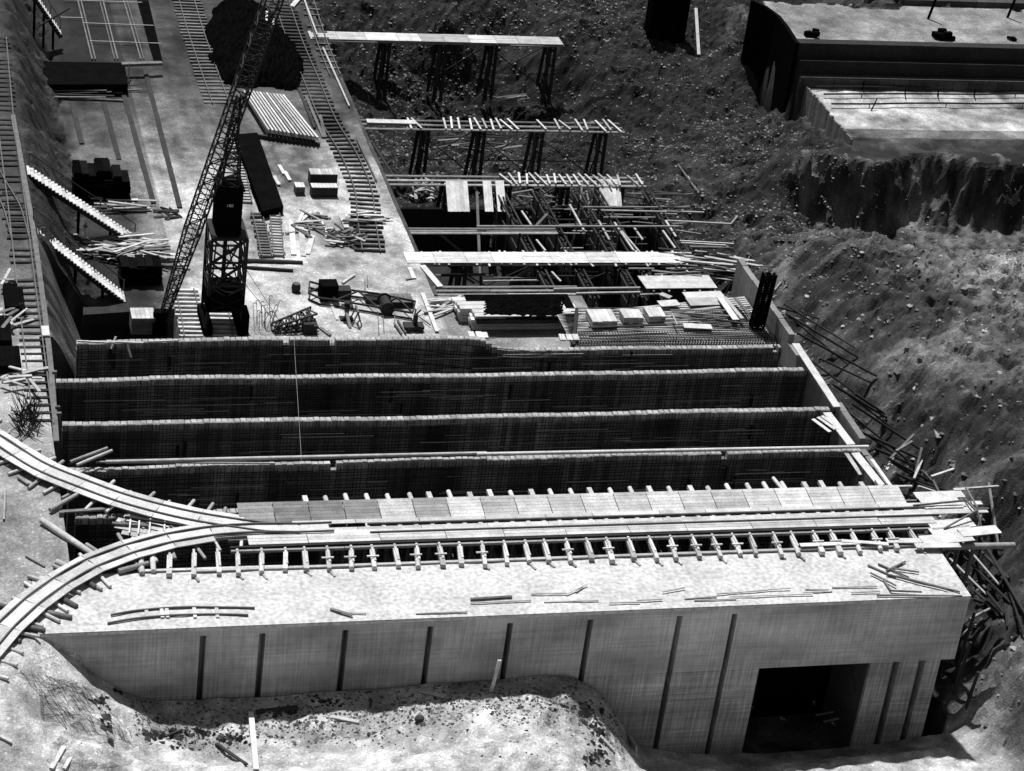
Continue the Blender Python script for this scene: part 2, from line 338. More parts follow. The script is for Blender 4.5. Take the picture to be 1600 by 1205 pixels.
# loose stones and rubble, past counting
def rubble(name, spots, sizes, m, label):
    b = MB(); base = [(1,0,0),(-1,0,0),(0,1,0),(0,-1,0),(0,0,1),(0,0,-1)]
    fs = [(0,2,4),(2,1,4),(1,3,4),(3,0,4),(2,0,5),(1,2,5),(3,1,5),(0,3,5)]
    sp = np.array(spots); Z = ground(sp[:,0], sp[:,1])[0]
    for (x, y), z, s_ in zip(sp, Z, sizes):
        th = random.random()*6.28; ct, st = math.cos(th), math.sin(th); vs = []
        ax = [s_*random.uniform(.6,1.3) for _ in range(3)]
        for v in base:
            u = [v[i]*ax[i]*random.uniform(.8,1.2)+random.uniform(-.2,.2)*s_ for i in range(3)]
            vs.append((x+u[0]*ct-u[1]*st, y+u[0]*st+u[1]*ct, z+u[2]*.7))
        b.add(vs, fs, random.choice((.5,.8,1,1,1.6,2.4)))
    o = b.build(name, m); tag(o, label, 'rubble', kind='stuff')
sp = []; sz = []
while len(sp) < 22000:
    x, y = random.uniform(34, 100), random.uniform(34, 118)
    if x > 76 and y > 72: continue
    if x < 57.5 and y < 73: continue
    d = 1.0 if y > 60 and x < 76 else .25
    d *= max(.3, .5+2.5*float(fbm(np.array([x]), np.array([y]), 7, 91, 3)[0]))
    if random.random() < d: sp.append((x, y)); sz.append(random.choice((.04,.05,.06,.07,.09,.12,.17)))
mat('pit_stone', .1, .3, 3, rnd=0)
rubble('rubble', sp, sz, 'pit_stone', 'loose broken stone strewn over the dark pit floor and its far slopes')
sp = []; sz = []
for _ in range(2500): sp.append((random.uniform(5, 34), random.gauss(-2.4, 1.2))); sz.append(random.choice((.05,.07,.1,.13)))
sp = [(x, min(y, -.3)) for x, y in sp]
rubble('gravel', sp, sz, 'stone', 'gravel and broken stone along the foot of the front wall')
sp = []; sz = []
for _ in range(2600): sp.append((random.uniform(58, 84), random.uniform(-2, 60))); sz.append(random.choice((.06,.08,.12,.16,.25)))
rubble('stones', sp, sz, 'stone', 'scattered stones on the soil slope right of the pit')

# ------------------------------------------------------------------ the concrete block in front
XB = 55.7
def gx_at(px, py, z):      # X on the plane Y=0
    v = fw*FPX+RR*(px-800)+DD*(py-602.5); t = -CAM.y/v.y; return (CAM+v*t).x
blk = empty('concrete_building', (28, 2.7, -12.4), 'long flat-roofed concrete block with slots down its front wall and a dark square opening', 'building')
gro = [gx_at(x, y, 0) for x, y in ((318,990),(411,984),(541,975),(674,970),(799,964),(925,957),(1064,955),(1150,953))]
xo1, xo2 = gx_at(1184, 1057, 0), gx_at(1358, 1052, 0); zo = -4.75
def groove_poly(x0, x1, gs, y0, y1, gw=.36, gd=1.1):
    pts = [(x0, y0)]
    for g_ in sorted(gs): pts += [(g_-gw/2, y0), (g_-gw/2, y0+gd), (g_+gw/2, y0+gd), (g_+gw/2, y0)]
    pts += [(x1, y0), (x1, y1), (x0, y1)]; return pts
b = MB()
b.poly(groove_poly(0, XB, gro, 0, 5.45), zo, -.62)
b.build('upper_wall', 'wall_concrete', blk); b = MB()
b.poly(groove_poly(0, xo1, gro, .03, 5.45), -12.4, zo)
b.poly(groove_poly(xo2, XB-.9, [gx_at(1393,1070,0), gx_at(1434,1065,0)], .03, 5.45, .46, .9), -12.4, zo)
b.box((xo1-.3, 5.0, -12.4), (xo2+.3, 5.45, zo)); b.build('lower_wall', 'rough_concrete', blk)
b = MB(); b.box((0, 0.0, -.62), (XB, 5.45, -.25)); b.build('roof_edge', 'wall_concrete', blk)
b = MB(); b.box((xo1-.02, .5, -12.4), (xo1+.05, 5, zo-.1)); b.box((xo1, .35, zo-.12), (xo2, 5, zo-.02)); b.box((xo1, 4.9, -12.4), (xo2, 4.98, zo-.1)); b.build('opening_shade', 'tar_and_shade', blk); b = MB(); b.box((xo2-.05, .3, -12.4), (xo2+.02, 4.8, zo-.1)); b.build('opening_jamb', 'dark_concrete', blk)  # dark sheets added inside the opening, painting its unlit interior
# roof with a slightly rough upper face
xs = np.linspace(-.02, XB+.03, 190); ys = np.linspace(-.03, 5.5, 20); b = MB(); X_, Y_ = np.meshgrid(xs, ys, indexing='ij'); Z_ = fbm(X_, Y_, 2, 77, 3)*.07
Z_[:, 0] = -.01; Z_[-1, :] = -.01
vs = [(X_[i,j], Y_[i,j], Z_[i,j]) for i in range(190) for j in range(20)]; fs = [(i*20+j, (i+1)*20+j, (i+1)*20+j+1, i*20+j+1) for i in range(189) for j in range(19)]
b.add(vs, fs); b.box((-.02,-.03,-.248), (XB+.03, 5.5, -.05))
b.build('roof_slab', 'roof_concrete', blk)

# ------------------------------------------------------------------ cross walls of the pit
WY = [33.0, 27.9, 22.4, 17.1, 11.9]
WL = ['farthest concrete cross wall of the pit, next to the crane and the work floor', 'second cross wall from the far side of the pit, faced with reinforcement bars',
      'middle cross wall of the pit, a board bundle near its right end', 'cross wall just behind the long log that spans the pit', 'cross wall under the timber track deck, seen at its left end']
def sag(x, k): return .07*math.sin(x*.11+k)+.03*math.sin(x*.47+k*3)-.14*math.exp(-((x-5)/4)**2)-(.9/(1+math.exp(-(x-33)*3)) if k == 0 else 0)
for k, y in enumerate(WY):
    x0 = 4.6 if k == 0 else 2.9; xr = 55.0
    e = empty('cross_wall', ((x0+xr)/2, y, -12), WL[k], 'wall', 'reinforced cross walls of the pit')
    b = MB(); c = MB(); x = x0
    while x < xr:
        wd = random.uniform(.36, .44)
        if x+wd > xr: wd = xr-x
        tz = sag(x, k)+random.uniform(-.025, .025)
        notch = random.random() < .006
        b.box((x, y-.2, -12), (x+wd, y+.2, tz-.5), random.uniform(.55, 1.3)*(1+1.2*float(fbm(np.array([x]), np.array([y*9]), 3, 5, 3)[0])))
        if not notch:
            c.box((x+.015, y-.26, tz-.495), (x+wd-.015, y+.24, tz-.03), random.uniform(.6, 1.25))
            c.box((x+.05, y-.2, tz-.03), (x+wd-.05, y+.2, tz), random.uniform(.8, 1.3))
        x += wd
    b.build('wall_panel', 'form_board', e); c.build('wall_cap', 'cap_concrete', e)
    b = MB(); x = x0+.1
    while x < xr:
        tz = sag(x, k); jx = random.uniform(-.02, .02)
        b.beam((x+jx, y-.36, -11.5), (x, y-.36, tz-.02+random.uniform(-.08, .1)), .035, .035, random.choice((1,1,1,3))); x += random.choice((.22, .22, .24, .44))
    z = -.35
    while z > -9:
        xx = x0
        while xx < xr-.5:
            x2 = min(xr, xx+random.uniform(5, 9)); b.beam((xx, y-.41, z+sag(xx, k)+random.uniform(-.03,.03)), (x2, y-.41, z+sag(x2, k)+random.uniform(-.03,.03)), .035, .035, random.choice((1,1,1,2.5))); xx = x2
        z -= random.choice((.14,.2,.2,.26)) if z > -4 else .45
    b.build('reinforcement', 'rebar', e)
    b = MB()
    for i in range(60):
        xx = random.uniform(x0, xr-6); zz = random.uniform(-4.5, -.9); L = random.uniform(1, 6)
        b.beam((xx, y-.45, zz), (xx+L, y-.45, zz+random.uniform(-.02,.02)), .04, .04, random.uniform(.8,2.4))
    for i in range(5): xx = random.uniform(x0+2, xr-2); zz = random.uniform(-2.2,-.4); b.box((xx, y-.44, zz-1.1), (xx+.2, y-.41, zz), .05)
    b.build('form_batten', 'grey_wood', e)
# right side wall
e = empty('side_wall', (55.4, 22, -12), 'concrete side wall closing the right end of the pit, light boards on top', 'wall')
b = MB(); yy = 5.7
while yy < 43: 
    b.box((55.1, yy, -12), (55.55, yy+1.18, random.uniform(-.06,.06)+(.5 if 17 < yy < 22 or yy > 31 else -.15)), random.uniform(.8,1.2)); yy += 1.2
b.build('wall_panel', 'concrete', e)
for (p, q, wd) in ((W(1243,537,.6),W(1308,636,.6),.55),(W(1292,645,.1),W(1330,695,.1),.6),(W(1336,708,.1),W(1376,758,.1),.6),(W(1320,705,.1),W(1345,742,-.4),.3),(W(1362,718,.3),W(1392,760,.3),.25)):
    stick('top_board', p, q, wd, .06, 'pale_wood', e)
# vertical posts at the left ends of the walls
for k, (px, py) in enumerate(((85,585),(92,650),(96,805),(90,640))):
    p = W(px, py, 0); 
    stick('post', (p.x, p.y, -4), (p.x, p.y, .25), .3, .2, 'grey_wood', label=('square grey post at the pit edge by the second cross wall', 'square grey post at the pit edge by the middle cross wall', 'grey post under the lower track curve at the pit corner', 'thin grey post between two wider ones at the pit edge')[k], cat='post')
# long logs over the pit
log('log', W(165,722,.35), W(760,708,.35), .13, 'wood', label='left half of the long log spanning the pit before the fourth cross wall', cat='log')
log('log', W(745,710,.38), W(1357,698,.4), .13, 'pale_wood', label='right half of the long log spanning the pit, ending on the side wall', cat='log')
log('log', W(150,722,.25), W(430,724,.2), .07, 'wood', label='thin pole lying beside the left end of the long log', cat='pole')
for p, q, l_ in ((W(1270,655,.1),W(1297,675,.1),'a'),(W(1278,652,.15),W(1305,671,.15),'b'),(W(1284,650,.2),W(1310,668,.1),'c')):
    stick('board', p, q, .28, .05, 'pale_wood', label='short pale board of the bundle hanging at the right end of the middle cross wall', cat='board', group='short boards at the right end of the middle cross wall')
for p, q, l_ in ((W(121,533,.1),W(180,536,.1),'thin batten laid left of the farthest cross wall'),(W(170,534,.15),W(224,536,.15),'pale batten resting on the left end of the farthest cross wall'),(W(232,534,.1),W(278,532,.1),'bright batten on the farthest cross wall below the crane'),(W(181,526,.4),W(174,545,-.4),'crossed short peg over the batten at the hole edge'),(W(198,535,.1),W(205,559,-.8),'thin lath hanging down from the batten at the hole edge')):
    stick('batten', p, q, .12, .1, 'pale_wood', label=l_, cat='batten')

# ------------------------------------------------------------------ tracks
def smooth(pts, n=8):
    out = []; P = [pts[0]]+list(pts)+[pts[-1]]
    for i in range(1, len(P)-2):
        for j in range(n):
            t = j/n; a, b_, c, d = P[i-1], P[i], P[i+1], P[i+2]
            out.append(.5*((2*b_)+(c-a)*t+(2*a-5*b_+4*c-d)*t*t+(3*b_-a-3*c+d)*t**3))
    return out+[pts[-1]]
def offset(pts, o, dz=0):
    out = []
    for i, p in enumerate(pts):
        d = (pts[min(i+1, len(pts)-1)]-pts[max(i-1, 0)]); s_ = d.cross(Vector((0,0,1))).normalized(); out.append(p+s_*o+Vector((0,0,dz)))
    return out
def resample(pts, st):
    out = [pts[0]]; acc = 0
    for a, b_ in zip(pts, pts[1:]):
        L = (b_-a).length; s_ = st-acc
        while s_ <= L: out.append(a+(b_-a)*(s_/L)); s_ += st
        acc = L-(s_-st)
    return out
def track(name, pts, label, gauge=1.2, slp=2.4, st=.8, sm='dark_wood', rm='rail_steel', cat='railway track', group=None, jit=.04, sw=.24, skip=0., z=0.0):
    pts = smooth([Vector(p) for p in pts]); e = empty(name, pts[len(pts)//2], label, cat, group)
    for s_ in (-1, 1):
        b = MB(); b.path(offset(pts, s_*gauge/2, .2+z), .08, .14); b.build('rail', rm, e)
    R_ = resample(pts, st)[:99]
    for i in range(len(R_)):
        if random.random() < skip: continue
        p = R_[i]; d = (R_[min(i+1, len(R_)-1)]-R_[max(i-1, 0)]).normalized(); s_ = d.cross(Vector((0,0,1)))
        s_ = (s_+d*random.uniform(-jit, jit)).normalized(); o = random.uniform(-.1, .1); L = slp/2
        q = p+Vector((0,0,.06+z)); stick('sleeper', q-s_*(L+o), q+s_*(L-o), sw, .16, sm, e)
    return e
# left bank track
track('railway_track', [W(x,y,.02) for x,y in ((-2,60),(10,200),(27,330),(40,440),(55,560),(68,665))], 'long single track running along the left bank beside the pit edge', gauge=1.25, slp=1.8, st=.95, sm='dark_wood', skip=.15, z=-.1)
# tracks on the worked floor
track('railway_track', [W(x,y,-6) for x,y in ((432,-20),(458,60),(487,130),(512,190),(545,245),(567,300),(572,345),(580,395))], 'track with dark sleepers curving down the middle of the work floor to the scattered boards', gauge=1.45, slp=2.5, st=.85)
track('railway_track', [W(x,y,-6) for x,y in ((284,-25),(302,40),(322,100),(345,165))], 'short track of closely laid pale sleepers left of the black heap', gauge=1.5, slp=2.8, st=.78, sm='grey_wood')
track('railway_track', [W(x,y,-6) for x,y in ((478,-10),(500,60),(523,120))], 'thin track disappearing under the farthest trestle platform', gauge=1.0, slp=1.6, st=1.5, sm='grey_wood', skip=.3)
track('track_panel', [W(x,y,-5.9) for x,y in ((428,330),(432,365),(435,402))], 'ladder of narrow track with pale sleepers lying left of the board litter', gauge=.8, slp=1.0, st=.5, sm='wood', cat='track panel')
track('track_panel', [W(x,y,-5.9) for x,y in ((401,335),(410,370),(416,402))], 'darker narrow track panel lying beside the pale one', gauge=.8, slp=1.1, st=.5, sm='grey_wood', cat='track panel', skip=.2)
track('track_panel', [W(x,y,-5.9) for x,y in ((366,225),(375,270),(384,318))], 'narrow track panel with pale rungs between crane tower and black trough', gauge=.9, slp=1.1, st=.55, sm='wood', cat='track panel')
track('track_panel', [W(x,y,-5.9) for x,y in ((288,455),(298,500),(305,545))], 'stub of track with white sleepers at the left foot of the crane tower', gauge=1.4, slp=2.0, st=.65, sm='pale_wood', cat='track panel')
track('track_panel', [W(x,y,-5.9) for x,y in ((340,480),(344,510),(350,550))], 'stub of track with white sleepers inside the foot of the crane tower', gauge=1.5, slp=2.6, st=.65, sm='pale_wood', cat='track panel')

# ------------------------------------------------------------------ timber deck with the siding
def yy_at(py, px=900, z=.3): return W(px, py, z).y
Y_edge = 5.5
dk = empty('timber_deck', (34, 9, -1), 'long pale timber deck carrying the track across the pit behind the roof slab', 'deck')
yF, yR1, yR2 = W(900,833,.45).y, W(900,821,.45).y, W(900,808,.45).y
yB0, yB1 = W(900,800,.45).y, W(900,775,.45).y
print('deck', yF, yR1, yR2, yB0, yB1)
XL, XR = 16.5, 57.5
slope = lambda x: 0.0
b = MB(); x = 12.6
while x < 56.5:
    L = random.uniform(3.4, 4.6); L = min(L, 56.5-x); yy = yF
    for k in range(4): b.box((x+.02, yF+k*.31, .3), (x+L-.02, yF+k*.31+.29, .36+random.uniform(0,.02)), random.choice((.7,.85,1,1,1.15))*(1.1 if x < 30 else 1))
    x += L
b.build('walkway', 'pale_wood', dk)
b = MB(); x = XL-1
while x < 56.8:
    L = random.uniform(3, 4.5); b.box((x+.02, yR2+.22, .3), (x+L-.02, yR2+.62, .36), random.uniform(.85,1.15)); b.box((x, yR1+.2, .3), (x+L-.03, yR2-.2, .35), random.uniform(.85,1.2)); x += L
b.build('rail_board', 'pale_wood', dk)
x = 12.4; i = 0
while x < 53.5:       # the row of wide board panels behind the track
    L = 2.15; tn = (random.uniform(.35,.55) if x < 20 else random.choice((.55,.7,.95))) if x < 27 else random.uniform(.85,1.1); b = MB(); tilt = .28
    for k in range(6):
        a = k/6; c = (k+.94)/6; yy0 = yB0+(yB1-yB0)*a; yy1 = yB0+(yB1-yB0)*c
        b.add([(x+.03,yy0,.35+tilt*a),(x+L-.02,yy0,.35+tilt*a),(x+L-.02,yy1,.35+tilt*c),(x+.03,yy1,.35+tilt*c),(x+.03,yy0,.28+tilt*a),(x+L-.02,yy0,.28+tilt*a),(x+L-.02,yy1,.28+tilt*c),(x+.03,yy1,.28+tilt*c)],
              [(0,1,2,3),(7,6,5,4),(4,5,1,0),(5,6,2,1),(6,7,3,2),(7,4,0,3)], tn*random.uniform(.85,1.15))
    b.build('board_panel', 'wood' if x < 24 and i%4 else 'pale_wood', dk); x += L; i += 1
for yy, zz, h_, m in ((yF-.12,.22,.2,'dark_wood'),(yF-.45,.2,.16,'wood'),(yB1+.1,.42,.14,'pale_wood'),(yR1,.1,.2,'grey_wood'),(yB0+.6,.1,.2,'grey_wood')):
    b = MB(); x = 11.5 if yy < 9 else 13
    while x < 56: L = random.uniform(5,8); L = min(L, 56.5-x); b.beam((x,yy,zz),(x+L-.04,yy+random.uniform(-.04,.04),zz),.16,h_,random.uniform(.8,1.2)); x += L
    b.build('edge_beam', m, dk)
x = 8.0
while x < 55.2:
    j = random.uniform(-.12,.12)
    j2 = j-.3+random.uniform(-.12,.12); ye = 4.85+random.uniform(-.2,.15)
    if random.random() < .35: log('crossbeam', (x+j, yF-.3, .02), (x+j2, ye, .2), .17, 'pale_wood', parent=dk)
    else: stick('crossbeam', (x+j, yF-.3, .02), (x+j2, ye, .2), random.uniform(.22,.34), random.uniform(.2,.3), random.choice(('pale_wood','pale_wood','wood')), dk)
    stick('tie_board', (x+j-.02, yF-.1, .2), (x+(j+j2)/2, yF-2.0, .3), .13, .1, 'pale_wood', parent=dk)
    if x > XL and random.random() < .6: stick('cleat', (x+j2-.3, 5.85, .38), (x+j2+.42, 5.85, .38), .1, .08, 'pale_wood', parent=dk)
    if random.random() < .45: stick('wedge', (x+j2+.05, 4.95, .1), (x+j2+.25, 4.5+random.uniform(-.2,.1), .05), .14, .1, 'wood', parent=dk)
    x += 1.33
x = XL+.3
while x < 55.6:
    j = random.uniform(-.1,.1)
    (log if random.random() < .6 else (lambda n, p, q, r_, m, parent: stick(n, p, q, .3, .24, m, parent)))('crossbeam', (x+j, yB1-1.2, .12), (x+j-.1, yB1+random.uniform(.8,1.2), .3), .17, 'pale_wood', parent=dk)
    x += 1.3
b = MB()
for i in range(30):
    x = XL+1+i*1.33
    b.tube((x, yF-.2, -12), (x, yF-.2, 0), .12, 6); b.tube((x, yB0, -12), (x, yB0, 0), .12, 6)
    b.beam((x, yF-.2, -1.2), (x+1.33, yF-.2, -2.4), .12, .12); b.beam((x, yF-1, -2.2), (x, yF+2, -2.0), .1, .16)
b.build('trestle_post', 'grey_wood', dk)
stick('sill_board', (9, 5.35, .1), (33, 5.4, .1), .2, .1, 'wood', dk); stick('sill_board', (33.1, 5.4, .1), (55.2, 5.45, .1), .2, .1, 'wood', dk)
for i in range(16):
    x = 18+i*2.3; stick('batten', (x, 6.9, -1.5), (x+1.5, 6.95, -1.5), .1, .12, 'grey_wood', dk)
# straight track
YC = (yR1+yR2)/2
tr = track('railway_track', [Vector((x, YC, .2)) for x in (20, 28, 36, 44, 50, 57)], 'straight narrow track along the pale timber deck', gauge=yR2-yR1, slp=1.25, st=1.0, sm='pale_wood', rm='rail_steel')
def curve_track(px, label, zz=.42, logs=(), stop=None):
    pts = smooth([W(x, y, zz) for x, y in px]); e = empty('curved_track', pts[len(pts)//2], label, 'railway track', 'curved track ramps joining the deck')
    for s_ in (-1, 1):
        b = MB(); b.path(offset(pts, s_*.45, .06), .07, .12); b.build('rail', 'rail_steel', e)
    b = MB(); R_ = resample(pts, 2.6)
    for s_, off, wd in ((0,0,.72),(-1,-.76,.45),(1,.76,.45)):
        Q = offset(R_, off, -.02)
        for i, (a, c) in enumerate(zip(Q, Q[1:])):
            if stop and s_ != 0 and c.x > stop: continue
            b.beam(a, a+(c-a)*.985, wd, .06, random.uniform(.8, 1.15))
    b.build('walkway', 'pale_wood', e)
    for off in (-.5, .5):
        b = MB(); b.path(offset(pts, off, -.18), .2, .22); b.build('stringer', 'wood', e)
    R_ = resample(pts, 1.3)
    for i, p in enumerate(R_[1:-1]):
        if stop and p.x > stop: break
        d = (R_[i+2]-p).normalized(); s_ = d.cross(Vector((0,0,1))).normalized()
        s_ = (s_+d*random.uniform(-.2,.25)).normalized(); z_ = -.33
        log('tie_log', p-s_*random.uniform(1.3,2.3)+Vector((0,0,z_)), p+s_*random.uniform(1.3,2.2)+Vector((0,0,z_)), .12, 'wood' if i%3 else 'pale_wood', parent=e)
    return e
curve_track([(-60,655),(0,690),(60,728),(130,757),(200,782),(290,805),(380,820),(440,826),(520,824)], 'upper curved track on boards sweeping from the left bank down onto the deck', stop=13.5)
curve_track([(-60,1060),(-10,1000),(20,967),(70,925),(140,882),(230,850),(320,832),(400,826),(470,826)], 'lower curved track on boards sweeping from the bottom left up onto the deck', .44, stop=11)
# wedge-shaped platform between the two curves
wp = empty('work_platform', W(260,825,.1), 'wedge-shaped board platform between the two curved tracks', 'platform')
for i, (a, c) in enumerate((((200,797),(350,835)),((195,805),(335,838)),((183,812),(310,840)),((180,822),(290,842)),((190,832),(262,843)),((205,842),(240,845)),((196,790),(350,828)))):
    stick('deck_board', W(a[0],a[1],.1-.01*i), W(c[0],c[1],.1-.01*i), .42, .05, 'pale_wood' if i%2 else 'wood', wp)
for x in (202,216,233,256,281,293): stick('batten', W(x+2,811,.3), W(x,838-abs(x-250)*.1,.3), .09, .08, 'pale_wood', wp)
stick('beam', W(195,808,.35), W(315,826,.35), .14, .14, 'dark_wood', wp); stick('beam', W(175,818,.2), W(232,822,.2), .2, .14, 'grey_wood', wp)
for x in range(9): stick('stub', W(210+x*15,790+x*3.1,.2), W(218+x*15,795+x*3.1,.05), .2, .18, 'pale_wood', wp)
# heavy poles lodged at the pit corner
for p, q, r_, l_ in ((W(65,813,.2),W(158,875,0),.2,'thick round pole lying from the left bank to the lower track curve'),(W(88,878,.2),W(118,893,.1),.2,'short thick log at the pit corner under the lower curve'),(W(78,797,.2),W(122,772,.3),.15,'pale-ended log sticking out below the upper curve at the pit edge'),
                     (W(110,722,.5),W(168,700,.7),.11,'upper of two poles jutting up past the upper curve'),(W(120,727,.5),W(175,704,.6),.11,'lower of two poles jutting up past the upper curve'),(W(28,745,.1),W(45,757,.1),.1,'short stick under the left end of the upper curve'),(W(8,770,.05),W(6,812,.05),.08,'thin pole lying on the left bank below the upper curve'),(W(40,868,.05),W(70,885,.05),.07,'thin pale stick on the left bank beside the pit corner')):
    log('pole', p, q, r_, 'wood', label=l_, cat='pole')
stick('plank', W(97,800,.1), W(172,795,.05), .25, .12, 'grey_wood', label='grey plank lying on the cross wall below the upper curve', cat='plank')
for k in range(8):
    p = (12+k*8, 950-k*9); 
for k, (a, c) in enumerate((((-20,942),(18,950)),((18,975),(70,985)),((95,935),(120,948)),((62,955),(112,965)),((20,998),(32,1003)),((130,905),(150,918)))):
    log('pole', W(*a,.1), W(*c,.1), .17, 'grey_wood', label='round tie pole poking out from under the bottom left of the lower curve', cat='pole', group='tie poles under the lower curve')
log('pole', W(185,893,.2), W(232,880,.25), .16, 'wood', label='grey log lying along the inner edge of the lower curve over the slab', cat='pole')
for i, (x, y) in enumerate(((222,888),(240,885))):
    log('beam_end', W(x-3,y-28,.1), W(x,y+8,.15), .18, 'pale_wood', label='short pale log bridging the gap between the lower curve and the roof slab', cat='log', group='short logs between the lower curve and slab')
stick('board', W(225,892,.1), W(445,885,.1), .2, .08, 'pale_wood', label='long thin board along the left rear edge of the roof slab', cat='board')
log('pole', W(1208,747,.4), W(1228,772,.4), .12, 'pale_wood', label='single pale pole leaning on the rear edge of the deck', cat='pole')

# ------------------------------------------------------------------ things on the roof slab
rl = [W(x,y,.08) for x,y in ((173,961),(215,954),(280,949),(340,949),(398,950))]; rl2 = [W(x,y,.08) for x,y in ((168,974),(215,966),(280,961),(340,960),(388,961))]
e = empty('track_panel', rl[2], 'bent rails of a loose curved track panel lying on the left of the roof slab', 'track panel')
for q in (rl, rl2): b = MB(); b.path(smooth(q), .07, .12); b.build('rail', 'rail_steel', e)
for x in (228, 252, 260, 303, 338): stick('sleeper', W(x,949,.07), W(x+2,965,.07), .2, .06, 'pale_wood', e)
def litter(lst, z, m, label, cat='board', group=None, w_=.18, h_=.06, rnd=False, snap=False):
    for i, (a, c) in enumerate(lst):
        p = on(*a, z, .08) if snap else W(*a, z+.02*(i%5)); q = on(*c, z, .1) if snap else W(*c, z+.02*(i%5)+.02)
        stick('pole' if rnd else 'board', p, q, w_, h_, m, rnd=rnd, label=label, cat=cat, group=group)
litter([((516,951),(551,961)),((735,936),(800,932))], .1, 'grey_wood', 'dark splintered board lying near the front edge of the roof slab', group='dark splintered boards on the slab edge')
litter([((545,957),(572,958)),((650,959),(730,956)),((735,942),(830,938)),((830,928),(888,927)),((885,928),(918,912)),((850,941),(935,938)),((900,925),(910,918)),((952,942),(1000,941)),((995,938),(1035,936)),((1035,925),(1070,918)),((1070,936),(1120,932)),((1085,938),(1150,936)),((1120,928),(1200,922)),((1140,932),(1270,928)),((1200,921),(1235,919)),((1255,926),(1300,924)),((1258,920),(1295,921)),((1300,918),(1370,916)),((1330,926),(1375,924))], .06, 'wood', 'thin lath in the scatter along the front edge of the roof slab', 'lath', 'laths scattered along the front of the roof slab', .09, .05)
litter([((1356,883),(1400,903)),((1372,881),(1420,902)),((1385,892),(1415,877)),((1395,888),(1436,894)),((1385,897),(1480,921)),((1400,900),(1500,925)),((1370,930),(1503,931)),((1380,905),(1392,923)),((1392,923),(1440,925)),((1360,895),(1400,915)),((1398,886),(1410,881))], .08, 'grey_wood', 'pole of the tangle on the right end of the roof slab', 'pole', 'tangle of poles on the right of the roof slab', .14, .12, True)
stick('board', W(1315,845,.35), W(1388,850,.35), .3, .05, 'pale_wood', label='loose boards crossing the crossbeams near the right end of the deck', cat='board')
stick('board', W(1385,845,.3), W(1470,845,.3), .5, .06, 'pale_wood', label='bright board at the right end of the crossbeams next to the slab', cat='board')
stick('board', W(1250,852,.3), W(1345,848,.3), .35, .06, 'pale_wood', label='pale board laid along the crossbeams beside the tangled poles', cat='board')

# ------------------------------------------------------------------ right end of the deck
e = empty('end_platform', W(1480,830,.3), 'board landing at the right end of the deck with a loose rope rail', 'platform')
for i, (a, c, wd) in enumerate((((1452,822),(1520,816),1.0),((1440,845),(1518,838),1.0),((1500,833),(1560,827),.9),((1455,833),(1520,828),1.0),((1430,775),(1505,772),.8),((1440,787),(1500,785),1.2),((1420,800),(1520,795),.9),((1430,853),(1500,852),.5),((1490,765),(1512,764),.25))):
    stick('deck_board', W(*a,.3+.05*(i%3)), W(*c,.3+.05*(i%3)), wd, .06, 'pale_wood', e)
for a, c in ((( 1470,855),(1585,852)),):
    log('sill_log', W(*a,-.1), W(*c,-.1), .22, 'wood', parent=e)
for a, b_, za, zb in (((1509,762),(1527,793),.6,.9),((1506,778),(1527,800),.5,.8),((1525,795),(1545,795),.9,.8),((1475,826),(1527,797),.4,.9),((1427,790),(1510,782),.5,.7),((1527,797),(1538,845),1,-.2)):
    stick('rail_board', W(*a,za), W(*b_,zb), .1, .1, 'grey_wood', e)
for x in (1475, 1502, 1525): log('leg', W(x,840,.2), W(x,840,.2)+Vector((0,0,-8)), .14, 'grey_wood', parent=e)
pr = [ # leaning props outside the right wall: foot and head
((1225,475),(1335,545)),((1228,490),(1340,560)),((1240,500),(1325,572)),((1245,520),(1370,590)),((1262,560),(1380,645)),((1300,600),(1385,655)),((1310,605),(1395,672)),((1330,630),(1440,700)),((1320,640),(1435,735)),((1345,675),(1440,725)),((1355,680),(1435,738)),((1385,715),(1470,755)),((1392,722),(1450,760)),((1365,700),(1428,730)),
((1280,560),(1360,600)),((1400,740),(1510,790)),((1415,745),(1508,778)),((1380,760),(1440,785)),((1215,480),(1280,500)),((1335,615),(1380,650))]
for i, (a, c) in enumerate(pr):
    h = W(a[0], a[1], -.3 if i%2 else -1.2); f_ = on(c[0], c[1], -4, .1)
    log('prop', h, f_, .075+.025*(i%2), 'dark_wood', label='dark round prop leaning outside the right side wall of the pit', cat='prop', group='raking props outside the right side wall')
sc = [((1390,718),(1428,679)),((1428,748),(1440,720)),((1440,735),(1456,752)),((1455,745),(1490,733)),((1457,750),(1470,775)),((1435,760),(1465,770)),((1400,705),(1425,690)),((1490,765),(1560,760)),((1440,700),(1430,740)),((1385,735),(1395,715))]
for i, (a, c) in enumerate(sc):
    stick('brace', W(a[0],a[1],-.8), W(c[0],c[1],-1.4), .16, .12, 'wood' if i%2 else 'grey_wood', label='grey brace board nailed across the props above the right end of the deck', cat='brace', group='brace boards across the raking props')
dp = [((1485,860),(1560,920)),((1510,870),(1600,965)),((1500,895),(1590,960)),((1520,850),(1560,870)),((1516,905),(1560,940)),((1530,880),(1575,910)),((1480,890),(1540,935)),((1518,945),(1560,965)),((1515,960),(1545,950)),((1512,985),(1550,955)),((1565,965),(1572,985)),((1535,950),(1570,968)),((1520,990),(1500,1000)),((1555,830),(1565,865)),((1540,865),(1552,850)),((1515,890),(1518,865)),((1555,900),(1600,1000))]
for i, (a, c) in enumerate(dp):
    log('pole', on(a[0],a[1],-5,.9+.2*(i%3)), on(c[0],c[1],-6,.3), .08+.03*(i%2), 'dark_wood' if i%3 else 'wood', label='pole in the heap of fallen timbers beyond the right end of the roof slab', cat='pole', group='fallen timbers right of the roof slab')
